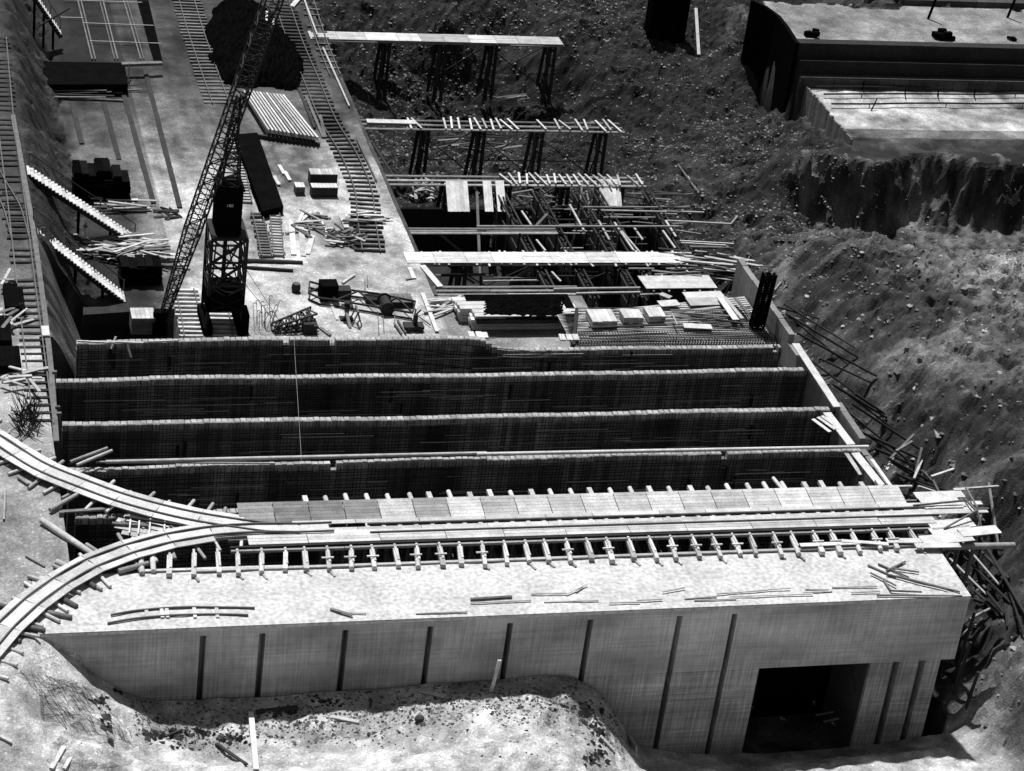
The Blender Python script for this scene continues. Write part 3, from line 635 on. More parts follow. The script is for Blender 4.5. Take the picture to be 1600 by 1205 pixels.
for i, (x, y) in enumerate(((1476,905),(1490,1000),(1480,1050),(1474,1090))):
    p = Vector((56.9+.4*(i%2), 3.5-i*1.1, -11)); log('prop', p, p+Vector((.4, 0, 9.5-i*1.5)), .12, 'dark_wood', label='upright dark prop in the gap at the right side of the concrete block', cat='prop', group='upright props by the right side of the block')
lo = [((1210,374),(1262,379)),((1275,381),(1355,397)),((1087,15),(1092,85)),((1455,655),(1462,705)),((1060,253),(1088,305)),((1075,270),(1092,300)),((1142,352),(1152,340)),((1208,468),(1230,446)),((1218,492),(1250,497)),((1220,445),(1209,465))]
ll = ['left of two long pale boards lying end to end on the soil ridge','right of two long pale boards lying end to end on the soil ridge','tall pale pole standing on the rubble in front of the dark bulkhead','short pale board lying on the slope right of the props','dark pole leaning on the pit slope beside the third trestle','pale-ended pole beside the dark one on the pit slope','small pale stick on the rubble right of the trestles','short stick on the soil by the top of the side wall','dark stick on the soil next to the side wall','thin lath crossing the short stick by the side wall']
for i, ((a, c), l_) in enumerate(zip(lo, ll)):
    stick('board', on(*a,-3,.15), on(*c,-3,.15), .32 if i < 4 else .16, .12, 'grey_wood' if i in (4,8) else 'wood', label=l_, cat='board')

# ------------------------------------------------------------------ stairs from the left bank
def stairs(a, c, za, zb, label, n, wd):
    p = W(*a, za); q = W(*c, zb); q.y = p.y = (p.y+q.y)/2
    e = empty('staircase', (p+q)/2-Vector((0,0,(za-zb)/2)), label, 'stairs')
    for i in range(n):
        t = (i+.5)/n; x = p.x+(q.x-p.x)*t; z = p.z+(q.z-p.z)*t; hw = (q.x-p.x)/n*.5
        stick('tread', (x, p.y-.1, z), (x, p.y+wd, z), hw*2, .07, 'pale_wood', e)
    for s_ in (0, wd-.15):
        stick('stringer', p+Vector((0, s_, -.3)), q+Vector((0, s_, -.2)), .1, .38, 'dark_wood', e)
    hr = [p+Vector((.2, wd, 0)), q+Vector((0, wd, 0))]
    for i in range(4):
        t = i/3; f_ = hr[0].lerp(hr[1], t); stick('handrail_post', f_+Vector((0,0,-.2)), f_+Vector((0,0,1.05)), .08, .08, 'grey_wood', e)
    stick('handrail', hr[0]+Vector((0,0,1)), hr[1]+Vector((0,0,1)), .06, .06, 'dark_wood', e)
    for i in range(3):
        t = (i+.6)/3.4; f_ = p.lerp(q, t); log('support_post', f_+Vector((0,wd*.5,-.3)), (f_.x, f_.y+wd*.5, gz(f_.x, f_.y+wd*.5)-.2), .12, 'tar_and_shade', parent=e)
    return e
stairs((50,360), (196,472), 0, -6, 'nearer wooden staircase with pale treads going down from the left bank', 30, 1.6)
stairs((44,278), (212,374), 0, -6, 'farther wooden staircase with pale treads going down from the left bank', 32, 1.5)
stairs((45,-25), (97,62), 0, -4.5, 'far flight of pale boards at the top left corner of the left bank', 16, 1.2)
log('pole', W(62,40,-2), W(109,13,-1), .09, 'dark_wood', label='dark pole sticking out across the farthest stair flight', cat='pole')

# ------------------------------------------------------------------ heaps of boards
def heap(name, cx, cy, sx, sy, n, z, label, group, Lr=(2, 4.5), ang=(-.5, .5), ms=('wood','pale_wood','grey_wood'), h=.8):
    for i in range(n):
        x = cx+random.uniform(-sx, sx); y = cy+random.uniform(-sy, sy); p = W(x, y, z); t = random.uniform(*ang); L = random.uniform(*Lr)/2
        zz = z+random.uniform(.05, h)*(1-((x-cx)/sx)**2*.6); d = Vector((math.cos(t), math.sin(t), random.uniform(-.08,.08)))*L
        c = Vector((p.x, p.y, zz)); stick(name, c-d, c+d, random.uniform(.12,.3), random.uniform(.04,.1), random.choice(ms), label=label, cat=name, group=group)
heap('board',185,392,50,14,72,-6,'loose board in the tangled heap of timber between the stairs and the black crates','tangled timber heap by the stairs',ang=(-.7,.5))
heap('board',222,400,38,9,16,-5.6,'loose board at the right tail of the timber heap by the crane boom','boards at the tail of the timber heap',ang=(-.9,.9))
heap('board',185,325,26,10,16,-6,'board of the low stack next to the black crates','low board stack under the black crates',ang=(-.15,.2))
heap('pole',130,148,48,9,14,-6,'dark pole of the stack in front of the long black trough at the upper left','dark poles at the upper left',Lr=(5,8),ang=(-.08,.08),ms=('dark_wood','grey_wood'),h=.5)
heap('board',485,352,22,16,26,-6,'short board in the litter beside the pale track panel','board litter beside the track panel',ang=(-1.6,1.6),Lr=(.9,2.6),ms=('wood','pale_wood','grey_wood'),h=.35)
heap('offcut',538,374,24,12,26,-6,'dark offcut in the litter left of the track end','dark offcuts left of the track end',ang=(-1.2,1.2),Lr=(.8,2.2),ms=('dark_wood','grey_wood','wood'),h=.6)
heap('board',572,342,22,7,12,-5.8,'pale board dropped across the rails at the track end','pale boards across the rails',ang=(-.2,.2),Lr=(1.4,2.5),h=.3)
heap('offcut',262,335,14,8,8,-6,'dark stick in the small pile on the floor left of the boom','small pile of dark sticks left of the boom',ang=(-1.4,.4),Lr=(1,2),ms=('dark_wood','grey_wood'),h=.3)
heap('lath',690,478,18,12,14,-6,'pale lath lying loose at the left end of the lumber stack','laths left of the lumber stack',ang=(-.3,.9),Lr=(1.4,3.2),ms=('pale_wood','wood'),h=.3)
heap('board',15,505,14,22,9,0,'grey board in the clutter at the left edge of the frame','clutter on the left bank',ang=(.6,1.8),Lr=(1,2.6),ms=('wood','grey_wood'),h=.8)
heap('board',25,590,24,9,8,0,'board in the clutter above the dark bundle on the left bank','boards above the dark bundle',ang=(-.6,.8),Lr=(1,2.6),ms=('pale_wood','wood'),h=.6)
heap('board',800,160,24,8,16,-12,'board lying on the dark pit floor behind the second trestle','boards on the far pit floor',ang=(-.4,.5),Lr=(1.5,4),ms=('grey_wood','wood'),h=.6)
heap('pole',755,225,55,12,14,-12,'pole lying on the pit floor under the second trestle','poles on the pit floor under the second trestle',ang=(-.6,.8),Lr=(1.5,4),ms=('grey_wood','dark_wood'),h=.4)
heap('lath',672,305,26,12,60,-8.8,'stick in the bristling bundle under the left end of the third trestle','bristling sticks under the third trestle',ang=(.2,2.6),Lr=(.8,2),ms=('grey_wood','wood','dark_wood'),h=1.2)
heap('brace',860,330,60,24,26,-9.5,'bracing stick among the formwork under the third trestle','formwork bracing sticks',ang=(-.4,2.2),Lr=(1.5,4),ms=('grey_wood','dark_wood','dark_wood','dark_wood'),h=2)
heap('pole',1010,335,60,25,26,-8.2,'pole in the tangle at the right end of the third trestle','tangled poles at the right of the formwork',ang=(-.3,.15),Lr=(1.5,4.5),ms=('grey_wood','dark_wood'),h=2)
heap('pole',1105,425,60,22,44,-6.6,'pole in the tangle between the bright trestle platform and the soil slope','tangled poles right of the bright platform',ang=(-.4,.1),Lr=(2,5),ms=('grey_wood','dark_wood','wood'),h=1.6)
for (a, c, l_) in (((455,345),(459,398),'pale board lying upright to the view left of the litter, leftmost of three'),((470,350),(474,400),'middle of three pale boards lying together below the board litter'),((488,368),(480,397),'right-hand one of three pale boards below the board litter'),((533,337),(542,356),'short pale board between the two litters of boards')):
    stick('board', W(*a,-5.9), W(*c,-5.9), .45, .08, 'pale_wood', label=l_, cat='board')

# ------------------------------------------------------------------ stacks and crates on the work floor
e = empty('timber_stack', W(445,185,-6), 'stack of long squared timbers laid in parallel beside the track', 'timber stack')
for i in range(13):
    t = i/12; a = W(380+t*62, 143+1.5*t*5, -5.2); c = W(420+t*76, 205+t*12, -5.2)
    stick('timber', a, c, .17, .34, 'pale_wood' if i%2 or i > 8 else 'wood', e)
    if i < 12: stick('timber', a+Vector((.12,0,-.36)), c+Vector((.12,0,-.36)), .17, .3, 'dark_wood', e)
stick('bearer', W(400,212,-5.8), W(500,226,-5.8), .25, .3, 'dark_wood', e)
for k, (a, c) in enumerate((((465,135),(492,200)),((478,150),(505,215)),((500,180),(508,215)))):
    stick('timber', W(*a,-5.9), W(*c,-5.9), .25, .14, 'grey_wood' if k else 'dark_wood', label=('dark timber beside the right edge of the timber stack','grey timber between the timber stack and the track','short grey timber by the front corner of the timber stack')[k], cat='timber')
def crate(name, px, py, w_, d, h, z, m, label, cat='crate', lidm='pale_wood', rot=0, group=None, gap=True):
    p = W(px, py, z); e = empty(name, p, label, cat, group); n = max(3, int(h/.22))
    b = MB()
    if m == 'tar_and_shade' and w_ > 1.8:      # a ragged stack of tarred sheets
        k = max(3, int(w_/.55))
        for c_ in range(k):
            hc = h*random.uniform(.86, 1.08); mm = int(hc/.16)
            for i in range(mm):
                jx, jy = random.uniform(-.08,.08), random.uniform(-.14,.14); b.box((p.x+w_*c_/k+jx, p.y+jy, z+hc*i/mm), (p.x+w_*(c_+.97)/k+jx, p.y+d+jy, z+hc*(i+.75)/mm), random.uniform(.5,2.2))
        b.box((p.x+.12,p.y+.15,z),(p.x+w_-.12,p.y+d-.15,z+h*.84)); b.build('body', m, e); return e
    for i in range(n): b.box((p.x, p.y, z+h*i/n+.015), (p.x+w_, p.y+d, z+h*(i+1)/n-.01), random.uniform(.8,1.2))
    b.box((p.x+.04,p.y+.04,z),(p.x+w_-.04,p.y+d-.04,z+h-.02))
    b.build('body', m, e); b = MB(); n = max(3, int(w_/.3))
    for i in range(n): b.box((p.x+w_*i/n+.01, p.y-.02, z+h), (p.x+w_*(i+1)/n-.01, p.y+d+.02, z+h+.05), random.uniform(.85,1.15))
    b.build('lid', lidm, e); return e
crate('crate', 484, 290, 2.3, 1.1, 1.0, -6, 'dark_wood', 'box with shade-painted sides and light-painted lid, the farther of two beside the track')  # both boxes: sun on top and shade on sides put into the colours
crate('crate', 486, 309, 2.2, .8, .9, -6, 'dark_wood', 'box with shade-painted sides and light-painted lid, the nearer of two beside the track')
crate('crate', 461, 305, .8, .9, .7, -6, 'grey_wood', 'small pale-topped box left of the two dark-sided boxes')
crate('crate', 116, 314, 2.9, 2.5, 2.6, -6, 'tar_and_shade', 'left black crate stack below the long strips on the work floor', lidm='tar_and_shade')
crate('crate', 162, 318, 2.1, 2.2, 2.3, -6, 'tar_and_shade', 'right black crate stack below the long strips on the work floor', lidm='tar_and_shade')
crate('crate', 188, 447, 3.1, 1.9, 1.7, -6, 'tar_and_shade', 'low black box under the tail of the timber heap', lidm='tar_and_shade')
crate('crate', 205, 523, 1.7, 1.6, 1.3, -6, 'grey_wood', 'pile of squared grey blocks with pale boards on top at the foot of the boom')
for k, (x, y) in enumerate(((412,268),(428,275),(445,268),(436,258))): stick('board', W(x,y,-5.9), W(x+8,y+14,-5.9), .3, .1, 'pale_wood', label='short pale board lying right of the black trough', cat='board', group='short boards right of the black trough')
def slab(name, pts, z0, z1, m, label, cat):
    b = MB(); P = [W(x, y, z1) for x, y in pts]; b.poly([(p.x, p.y) for p in P], z0, z1); o = b.build(name, m); return tag(o, label, cat)
slab('trough', ((410,330),(443,322),(402,207),(366,210)), -6.2, -5.2, 'tar_and_shade', 'long black tarred trough lying lengthwise right of the crane tower', 'trough')
slab('trough', ((76,132),(200,132),(194,98),(62,96)), -6.3, -5.0, 'tar_and_shade', 'wide black tarred trough across the far left end of the work floor', 'trough')
slab('trough', ((240,95),(254,95),(232,0),(214,0)), -6.3, -5.9, 'tar_and_shade', 'narrow black strip right of the twin rails in the far left', 'trough')
stick('beam', W(190,101,-4.9), W(253,99,-4.9), .5, .25, 'grey_wood', label='grey beam laid at the right end of the far black trough', cat='beam')
log('pole', W(202,100,-4.7), W(200,132,-5.9), .07, 'dark_wood', label='thin dark post at the right end of the far black trough', cat='pole')
log('pole', W(380,408,-5.9), W(473,411,-5.9), .22, 'dark_wood', label='upper of two dark logs right of the crane tower', cat='log')
log('pole', W(380,418,-5.9), W(458,423,-5.9), .16, 'dark_wood', label='lower of two dark logs right of the crane tower', cat='log')
slab('board_bank', ((130,492),(245,484),(243,478),(130,480)), -6.5, -5.6, 'dark_wood', 'dark beam along the rim of the hole below the near stairs', 'beam')
# the long dark strips let into the floor
for k, ((a, c), l_) in enumerate(zip((((226,108),(281,325)),((191,140),(240,318)),((162,160),(186,250)),((112,160),(128,225))),
        ('rightmost dark channel strip running along the work floor','second dark channel strip from the right on the work floor','dark channel strip ending at the right black crate','leftmost short dark channel strip of the work floor'))):
    stick('channel', W(*a,-5.95), W(*c,-5.95), .42, .16, 'dark_wood', label=l_, cat='channel')
for k, (x0, x1) in enumerate(((124,146),(158,181),(194,222))):
    e = empty('twin_rail', W((x0+x1)/2, 45, -5.9), ('left','middle','right')[k]+' pair of thin rails running to the far end of the work floor', 'rails', 'twin rail lines at the far left')
    for d in (-2, 3): stick('rail', W(x0+d-8,-30,-5.9), W(x1+d,93,-5.9), .12, .14, 'grey_wood', e)
for k, (a, c) in enumerate((((130,36),(240,40)),((140,64),(252,68)),((100,0),(222,4)),((95,27),(130,28)))):
    stick('lath', W(*a,-5.8), W(*c,-5.8), .08, .06, 'wood', label=('second','nearest','farthest','short left')[k]+' thin lath laid across the twin rails', cat='lath')
# black heap
def mound(pts, z0, hgt, m, name, label, cat, n=26, rough=.25, wob=0):
    P = [W(x, y, z0) for x, y in pts]
    if wob:
        P = [q+Vector((random.uniform(-wob,wob), random.uniform(-wob,wob), 0)) for a, c in zip(P, P[1:]+P[:1]) for q in (a, a.lerp(c,.33), a.lerp(c,.66))]
    xs_ = [p.x for p in P]; ys_ = [p.y for p in P]
    def inside(x, y):
        d = 1e9; ins = False
        for i in range(len(P)):
            a, c = P[i], P[(i+1) % len(P)]
            if (a.y > y) != (c.y > y) and x < (c.x-a.x)*(y-a.y)/(c.y-a.y)+a.x: ins = not ins
            ex, ey = c.x-a.x, c.y-a.y; t = max(0, min(1, ((x-a.x)*ex+(y-a.y)*ey)/(ex*ex+ey*ey))); d = min(d, math.hypot(x-a.x-t*ex, y-a.y-t*ey))
        return d if ins else -d
    X0, X1, Y0, Y1 = min(xs_)-.5, max(xs_)+.5, min(ys_)-.5, max(ys_)+.5; b = MB(); nx_, ny_ = n*2, n*2; vs = []
    for i in range(nx_):
        for j in range(ny_):
            x = X0+(X1-X0)*i/(nx_-1); y = Y0+(Y1-Y0)*j/(ny_-1); d = inside(x, y)
            vs.append((x, y, z0-.15+(hgt*(1-math.exp(-d/1.6))+random.uniform(-.5,.5)*rough+.15 if d > 0 else 0)))
    b.add(vs, [(i*ny_+j, (i+1)*ny_+j, (i+1)*ny_+j+1, i*ny_+j+1) for i in range(nx_-1) for j in range(ny_-1)])
    return tag(b.build(name, m), label, cat)
mound([(350,134),(372,138),(410,140),(470,142),(480,128),(474,100),(464,78),(450,64),(440,50),(430,28),(400,12),(370,6),(335,8),(322,44),(326,80),(335,110)], -6, 2.2, 'heap', 'coal_heap', 'big black heap behind the timber stack, between the two floor tracks', 'heap', 30, .35, .45)
for k, (x, y) in enumerate(((415,18),(425,30))):
    stick('board', W(x+2,y,-4.6), W(x,y+32,-4.6), .22, .1, 'pale_wood', label=('left','right')[k]+' of two narrow pale boards standing on the black heap', cat='board')
stick('board', W(456,10,-5.8), W(468,-4,-5.8), .5, .06, 'pale_wood', label='short wide pale board by the far end of the floor track', cat='board')
log('pole', W(474,-5,-5.7), W(496,55,-5.6), .09, 'wood', label='thin pole running up to the farthest trestle platform', cat='pole')
log('pole', W(505,75,-5.8), W(546,166,-5.8), .1, 'wood', label='long thin pole lying between the floor track and the pit edge', cat='pole')
log('pole', W(557,215,-5.8), W(588,282,-5.8), .08, 'grey_wood', label='thin bent pole along the pit edge above the third trestle', cat='pole')
log('pole', W(583,225,-5.9), W(618,280,-6.2), .12, 'dark_wood', label='dark pole along the rim of the pit by the third trestle', cat='pole')
stick('plank', W(660,415,-5.9), W(688,448,-5.9), .5, .06, 'pale_wood', label='wide pale plank on the floor edge under the bright platform', cat='plank')
stick('plank', W(640,418,-5.9), W(647,435,-5.9), .35, .06, 'pale_wood', label='short pale plank left of the wide one under the bright platform', cat='plank')
stick('plank', W(660,458,-5.85), W(683,518,-5.85), .3, .1, 'pale_wood', label='long pale plank running down to the farthest cross wall beside the laths', cat='plank')
stick('plank', W(634,434+2,-5.9), W(648,434,-5.9), .2, .06, 'wood', label='small board at the floor edge left of the lying planks', cat='plank')
# kerb of the work floor towards the pit
b = MB(); 
for i in range(44):
    y = 50.6+i*1.5; b.box((33.45, y, -7.6), (33.75, y+1.46, -5.98), random.uniform(.7,1.2))
tag(b.build('retaining_edge', 'dark_concrete'), 'dark edge wall between the work floor and the rubble pit', 'wall')

# ------------------------------------------------------------------ crane
def lattice(b, p, q, w0, w1, n, r_=.05, sidev=None):
    p = Vector(p); q = Vector(q); d = (q-p).normalized(); s_ = d.cross(Vector((0,1,0))) if sidev is None else Vector(sidev); s_ = (s_-d*s_.dot(d)).normalized(); t_ = d.cross(s_)
    cs = []
    for i in range(n+1):
        k = i/n; c = p.lerp(q, k); w_ = (w0+(w1-w0)*k)/2
        cs.append([c+s_*w_*a+t_*w_*e_ for a, e_ in ((-1,-1),(1,-1),(1,1),(-1,1))])
    for i in range(n):
        for j in range(4):
            b.beam(cs[i][j], cs[i+1][j], r_*2, r_*2)
            a, c = (cs[i][j], cs[i+1][(j+1)%4]) if i%2 else (cs[i][(j+1)%4], cs[i+1][j]); b.beam(a, c, r_*1.2, r_*1.2)
            b.beam(cs[i][j], cs[i][(j+1)%4], r_*1.1, r_*1.1)
FB = W(249,520,-6); 
cr = empty('derrick_boom', FB, 'long dark lattice crane boom rising past the tower out of the top of the frame', 'crane boom')
zt = up((FB.x+2.0, FB.y, -6), 0)
def on_plane(px, py, Y):
    v = fw*FPX+RR*(px-800)+DD*(py-602.5); return CAM+v*((Y-CAM.y)/v.y)
BT = on_plane(447, -60, FB.y+.5); B1 = on_plane(252, 505, FB.y); B2 = on_plane(300, 362, FB.y+.1)
b = MB(); lattice(b, B1, B2, .45, 1.05, 10, .05); lattice(b, B2, BT, 1.05, 1.15, 26, .055, (1,0,.2)); b.build('lattice', 'steel', cr)
b = MB(); b.box((FB.x-.55, FB.y-.5, -6), (FB.x+.5, FB.y+.6, -5.0)); b.box((FB.x-.35, FB.y-.3, -5.0), (FB.x+.4, FB.y+.4, -4.2)); b.tube((FB.x-.5, FB.y, -4.5), (FB.x+.6, FB.y, -4.5), .25, 10); b.build('foot', 'tar_and_shade', cr)
b = MB(); b.tube(on_plane(262,470,FB.y+.3), on_plane(428,40,FB.y+.3), .025, 4); b.tube(on_plane(258,480,FB.y+.6), on_plane(421,30,FB.y+.8), .025, 4); b.build('cable', 'steel', cr)
T0 = W(320,525,-6); T1 = W(383,525,-6); tw = T1.x-T0.x; TY = T0.y
t = empty('crane_tower', ((T0.x+T1.x)/2, TY+1.4, -6), 'dark lattice crane tower with a tall black machinery house, standing behind the farthest cross wall', 'crane')
def zrow(py, y=TY): return up((T0.x, y, -6), py)
zp = zrow(375); dpt = 2.8
x0, x1 = T0.x+.1, T0.x+.1+tw*.86
corners = [(x0,TY),(x1,TY),(x1,TY+dpt),(x0,TY+dpt)]
for cx, cy in corners:
    stick('leg', (cx, cy, -5.6), (cx, cy, zp), .2, .2, 'steel', t)
b = MB(); lv = [-5.6+(zp+5.6)*i/4 for i in range(5)]
for i in range(4):
    if i == 0: continue
    for j in range(4):
        a, c = corners[j], corners[(j+1)%4]; b.beam((*a, lv[i]), (*c, lv[i]), .14, .14); 
        b.beam((*a, lv[i]), (*c, lv[i+1] if i < 4 else zp), .12, .12); b.beam((*c, lv[i]), (*a, lv[i+1]), .12, .12)
b.build('bracing', 'steel', t)
b = MB(); b.box((x0-.1, TY-.1, zrow(487)), (x1+.1, TY+dpt+.1, zrow(462))); b.beam((x0,TY-.14,zrow(487)),(x1,TY-.14,zrow(464)),.1,.1,3); b.beam((x1,TY-.14,zrow(487)),(x0,TY-.14,zrow(464)),.1,.1,3); b.build('ballast_box', 'tar_and_shade', t)
b = MB(); cx, cy, cz = (x0+x1)/2+.35, TY+.9, zrow(462)+.3
for i in range(20):
    a = 2*math.pi*i/20; c = 2*math.pi*(i+1)/20; b.beam((cx+.95*math.cos(a), cy+.95*math.sin(a), cz), (cx+.95*math.cos(c), cy+.95*math.sin(c), cz), .07, .07, 6)
b.build('slewing_ring', 'steel', t)
b = MB(); b.box((x0-.05, TY-.2, zp), (x1+.05, TY+dpt+.2, zp+.25)); b.build('platform', 'steel', t)
hx0, hx1 = x0+.28, x0+.28+1.8; zh0 = zp+.25; zh1 = up((hx0, TY, 0), 296)+0
zh1 = up((hx0, TY+.3, 0), 306)
b = MB()
for i in range(9): b.box((hx0+(hx1-hx0)*i/9, TY+.3, zh0), (hx0+(hx1-hx0)*(i+.97)/9, TY+2.5, zh1+.35), random.uniform(.8,1.3))
b.box((hx0-.1, TY+.15, zh1+.36), (hx1+.1, TY+2.6, zh1+.46)); h_ = b.build('machinery_house', 'tar_and_shade', t)
mat('white_paint', .8, .1, 2, rnd=0)
def digit(b, s, x, z, hgt, y):    # painted numerals
    seg = {'1': 'bc', '8': 'abcdefg', '0': 'abcdef', 'T': 'a!'}[s]; w_ = hgt*.55; th = hgt*.16
    P = {'a': ((0,1),(1,1)), 'b': ((1,1),(1,.5)), 'c': ((1,.5),(1,0)), 'd': ((0,0),(1,0)), 'e': ((0,0),(0,.5)), 'f': ((0,.5),(0,1)), 'g': ((0,.5),(1,.5)), '!': ((.5,0),(.5,1))}
    for c in seg:
        (a0, a1), (b0, b1) = P[c]; xa, xb = sorted((x+a0*w_, x+b0*w_)); za, zb = sorted((z+a1*hgt, z+b1*hgt))
        b.box((xa-th/2, y-.02, za-th/2), (xb+th/2, y, zb+th/2))
b = MB(); zd = up((hx0, TY+.3, 0), 323)
for i, c in enumerate('1180'): digit(b, c, hx0+.62+[0,.12,.24,.4][i], zd, .17, TY+.295)
b.build('number_marking', 'white_paint', h_)
b = MB(); zc = zh1+.46
mx = (hx0+hx1)/2; lattice(b, (mx, TY+1.4, zc), (mx+.15, TY+1.4, up((mx, TY+1.4, 5), 232)), 1.3, .9, 5, .06); lattice(b, (mx-.1, TY+1.2, up((mx, TY+1.2, 5), 235)), (mx+.25, TY+1.2, up((mx, TY+1.2, 5), 150)), .9, .25, 6, .05)
b.build('mast', 'steel', t)
b = MB()
for sx in (hx0+.1, hx1-.1): b.beam((sx, TY+.3, zp+.3), (x0 if sx < mx else x1, TY-.1, -5), .1, .1)
zl = zrow(430)
for i in range(1): b.beam((x0+.3, TY+.2+i, zl-1.6), (x0+1.9, TY+.2+i, zl+2.2), .1, .1); b.beam((x1-.2, TY+.2+i, zl-1.6), (x0+1.2, TY+.2+i, zl+2.2), .1, .1)
b.tube((mx, TY+1.4, zrow(455)), (mx, TY+1.4, zp), .16, 10); b.build('king_post', 'steel', t)
for k, xx in enumerate((x0-.1, x1-.1)):
    b = MB(); b.box((xx-.2, TY-.5, -5.75), (xx+.5, TY+dpt+.5, -5.1))
    for j in range(3): b.tube((xx-.1, TY+.1+j*1.2, -5.6), (xx+.35, TY+.1+j*1.2, -5.6), .28, 10)
    b.build('bogie', 'tar_and_shade', t)
b = MB(); b.box((x1-.05, TY-.35, -5.8), (x1+.5, TY+1.3, zrow(490))); b.build('motor_cabin', 'tar_and_shade', t)

# ------------------------------------------------------------------ dismantled jib lying on the floor
jb = empty('lattice_jib', W(575,468,-6), 'dark lattice jib lying flat on the bright floor, black box at its left end', 'crane jib')
b = MB(); tp = [W(x,y,-5.4) for x,y in ((484,440),(505,446),(530,451),(560,455),(590,459),(620,465),(649,471))]; bt = [W(x,y,-5.4) for x,y in ((482,458),(500,466),(525,469),(560,475),(590,480),(620,485),(645,489))]
for i in range(6):
    for q in (tp, bt): b.beam(q[i], q[i+1], .13, .13); b.beam(q[i]-Vector((0,0,.5)), q[i+1]-Vector((0,0,.5)), .1, .1)
    a, c = (tp[i], bt[i+1]) if i%2 else (bt[i], tp[i+1]); b.beam(a, c, .11, .11)
for i in (0, 6): b.beam(tp[i], bt[i], .11, .11)
b.build('lattice', 'steel', jb)
b = MB(); p = W(500,473,-6); b.box((p.x, p.y, -5.9), (p.x+1.35, p.y+1.2, -4.6)); b.build('gear_box', 'tar_and_shade', jb)
b = MB(); p = W(528,469,-6); b.box((p.x, p.y, -5.9), (p.x+1.0, p.y+.9, -5.2)); b.build('motor', 'steel', jb)
b = MB(); p = W(604,478,-5.4); b.tube(p+Vector((0,-.5,0)), p+Vector((0,1.0,0)), .42, 12); b.tube(p+Vector((0,-.55,0)), p+Vector((0,-.45,0)), .55, 12); b.tube(p+Vector((0,1.0,0)), p+Vector((0,1.1,0)), .55, 12); b.build('winch_drum', 'steel', jb)
b = MB(); a = W(570,478,-6)
for i in range(6): b.box((a.x+.1, a.y+.2+i*.18, -5.9), (a.x+1.8+(i%2)*.2, a.y+.33+i*.18, -5.6))
b.build('rod_bundle', 'steel', jb)
crate('spool_rack', 612, 482, 1.7, 1.4, .5, -6, 'dark_wood', 'flat dark rack of rods lying inside the right end of the jib', 'rack', 'grey_wood')
# a gantry frame lying near the cross wall, sawhorses, winch and rod racks
e = empty('lattice_girder', W(460,510,-6), 'dark lattice girder lying aslant just behind the farthest cross wall, left of the sawhorse', 'girder')
b = MB(); lattice(b, W(427,514,-5.7), W(492,496,-5.2), .6, 1.2, 8, .06); b.build('lattice', 'steel', e); b = MB(); b.box(*(lambda p: ((p.x,p.y,-6),(p.x+1.0,p.y+1.0,-5.1)))(W(474,524,-6))); b.build('gear_box', 'steel', e)
stick('board', W(480,488,-5), W(494,510,-5.2), .3, .1, 'grey_wood', label='grey board leaning across the aslant lattice frame', cat='board')
stick('board', W(500,512,-5.9), W(516,524,-5.9), .25, .1, 'grey_wood', label='grey board on the floor right of the aslant lattice frame', cat='board')
def sawhorse(px, py, label, h=1.1, m='wood'):
    p = W(px, py, -6); e = empty('sawhorse', p, label, 'sawhorse')
    stick('top_rail', p+Vector((0,-.5,h)), p+Vector((0,.6,h)), .16, .14, m, e)
    for y in (-.4,.5):
        for s_ in (-1,1): stick('leg', p+Vector((s_*.38,y,0)), p+Vector((0,y,h)), .09, .09, m, e)
sawhorse(556, 506, 'small A-shaped sawhorse standing on the bright floor', 1.2, 'grey_wood')
e = empty('pipe_vice', W(541,503,-6), 'pedestal machine with a pale beam leaning on it, left of the sawhorse', 'machine'); p = W(541,500,-6)
b = MB(); b.box((p.x-.5,p.y-.3,-6),(p.x+.5,p.y+.3,-5.8)); b.tube((p.x,p.y,-5.8),(p.x,p.y,-4.9),.16,10); b.box((p.x-.42,p.y-.3,-4.9),(p.x+.42,p.y+.3,-4.78)); b.tube((p.x-.05,p.y,-4.78),(p.x-.05,p.y,-4.5),.22,10); b.build('stand', 'steel', e)
stick('board', W(540,483,-5.0), W(547,512,-5.9), .22, .14, 'wood', label='pale beam leaning on the pedestal machine', cat='beam')
stick('board', W(516,472,-5.9), W(527,500,-5.9), .2, .1, 'pale_wood', label='pale board lying below the black box of the jib', cat='board')
stick('board', W(535,442,-5.9), W(554,429,-5.9), .2, .08, 'pale_wood', label='pale lath lying above the jib near its black box', cat='board')
e = empty('tool_cart', W(648,518,-6), 'low dark cart with an upright handle below the right end of the jib', 'cart'); p = W(632,520,-6)
b = MB(); b.box((p.x,p.y,-5.75),(p.x+1.5,p.y+.9,-5.55)); b.build('bed', 'steel', e); b = MB(); b.box((p.x+.7,p.y+.3,-5.55),(p.x+1.0,p.y+.6,-4.7)); b.tube((p.x+.85,p.y+.45,-4.7),(p.x+1.2,p.y+.45,-4.3),.06,6); b.build('handle', 'steel', e)
for xx in (.3, 1.2): b = MB(); b.tube((p.x+xx,p.y-.05,-5.8),(p.x+xx,p.y+.95,-5.8),.2,10); b.build('wheel', 'steel', e)
for k, ((a, c), l_) in enumerate(zip((((616,505),(628,522)),((621,500),(634,520)),((590,487),(592,520)),((598,485),(600,518)),((652,493),(673,508)),((570,436),(570,452)),((574,430),(574,446)),((617,490),(616,508))),
    ('left of two slanting boards beside the low cart','right of two slanting boards beside the low cart','left thin wire hanging below the winch drum','right thin wire hanging below the winch drum','thin pole from the jib tip to the cart','left stake standing above the jib','right stake standing above the jib','thin stake left of the low cart'))):
    stick('rod', W(*a,-5.8), W(*c,-5.8), .14 if k < 2 else .05, .08, 'grey_wood', label=l_, cat='rod')
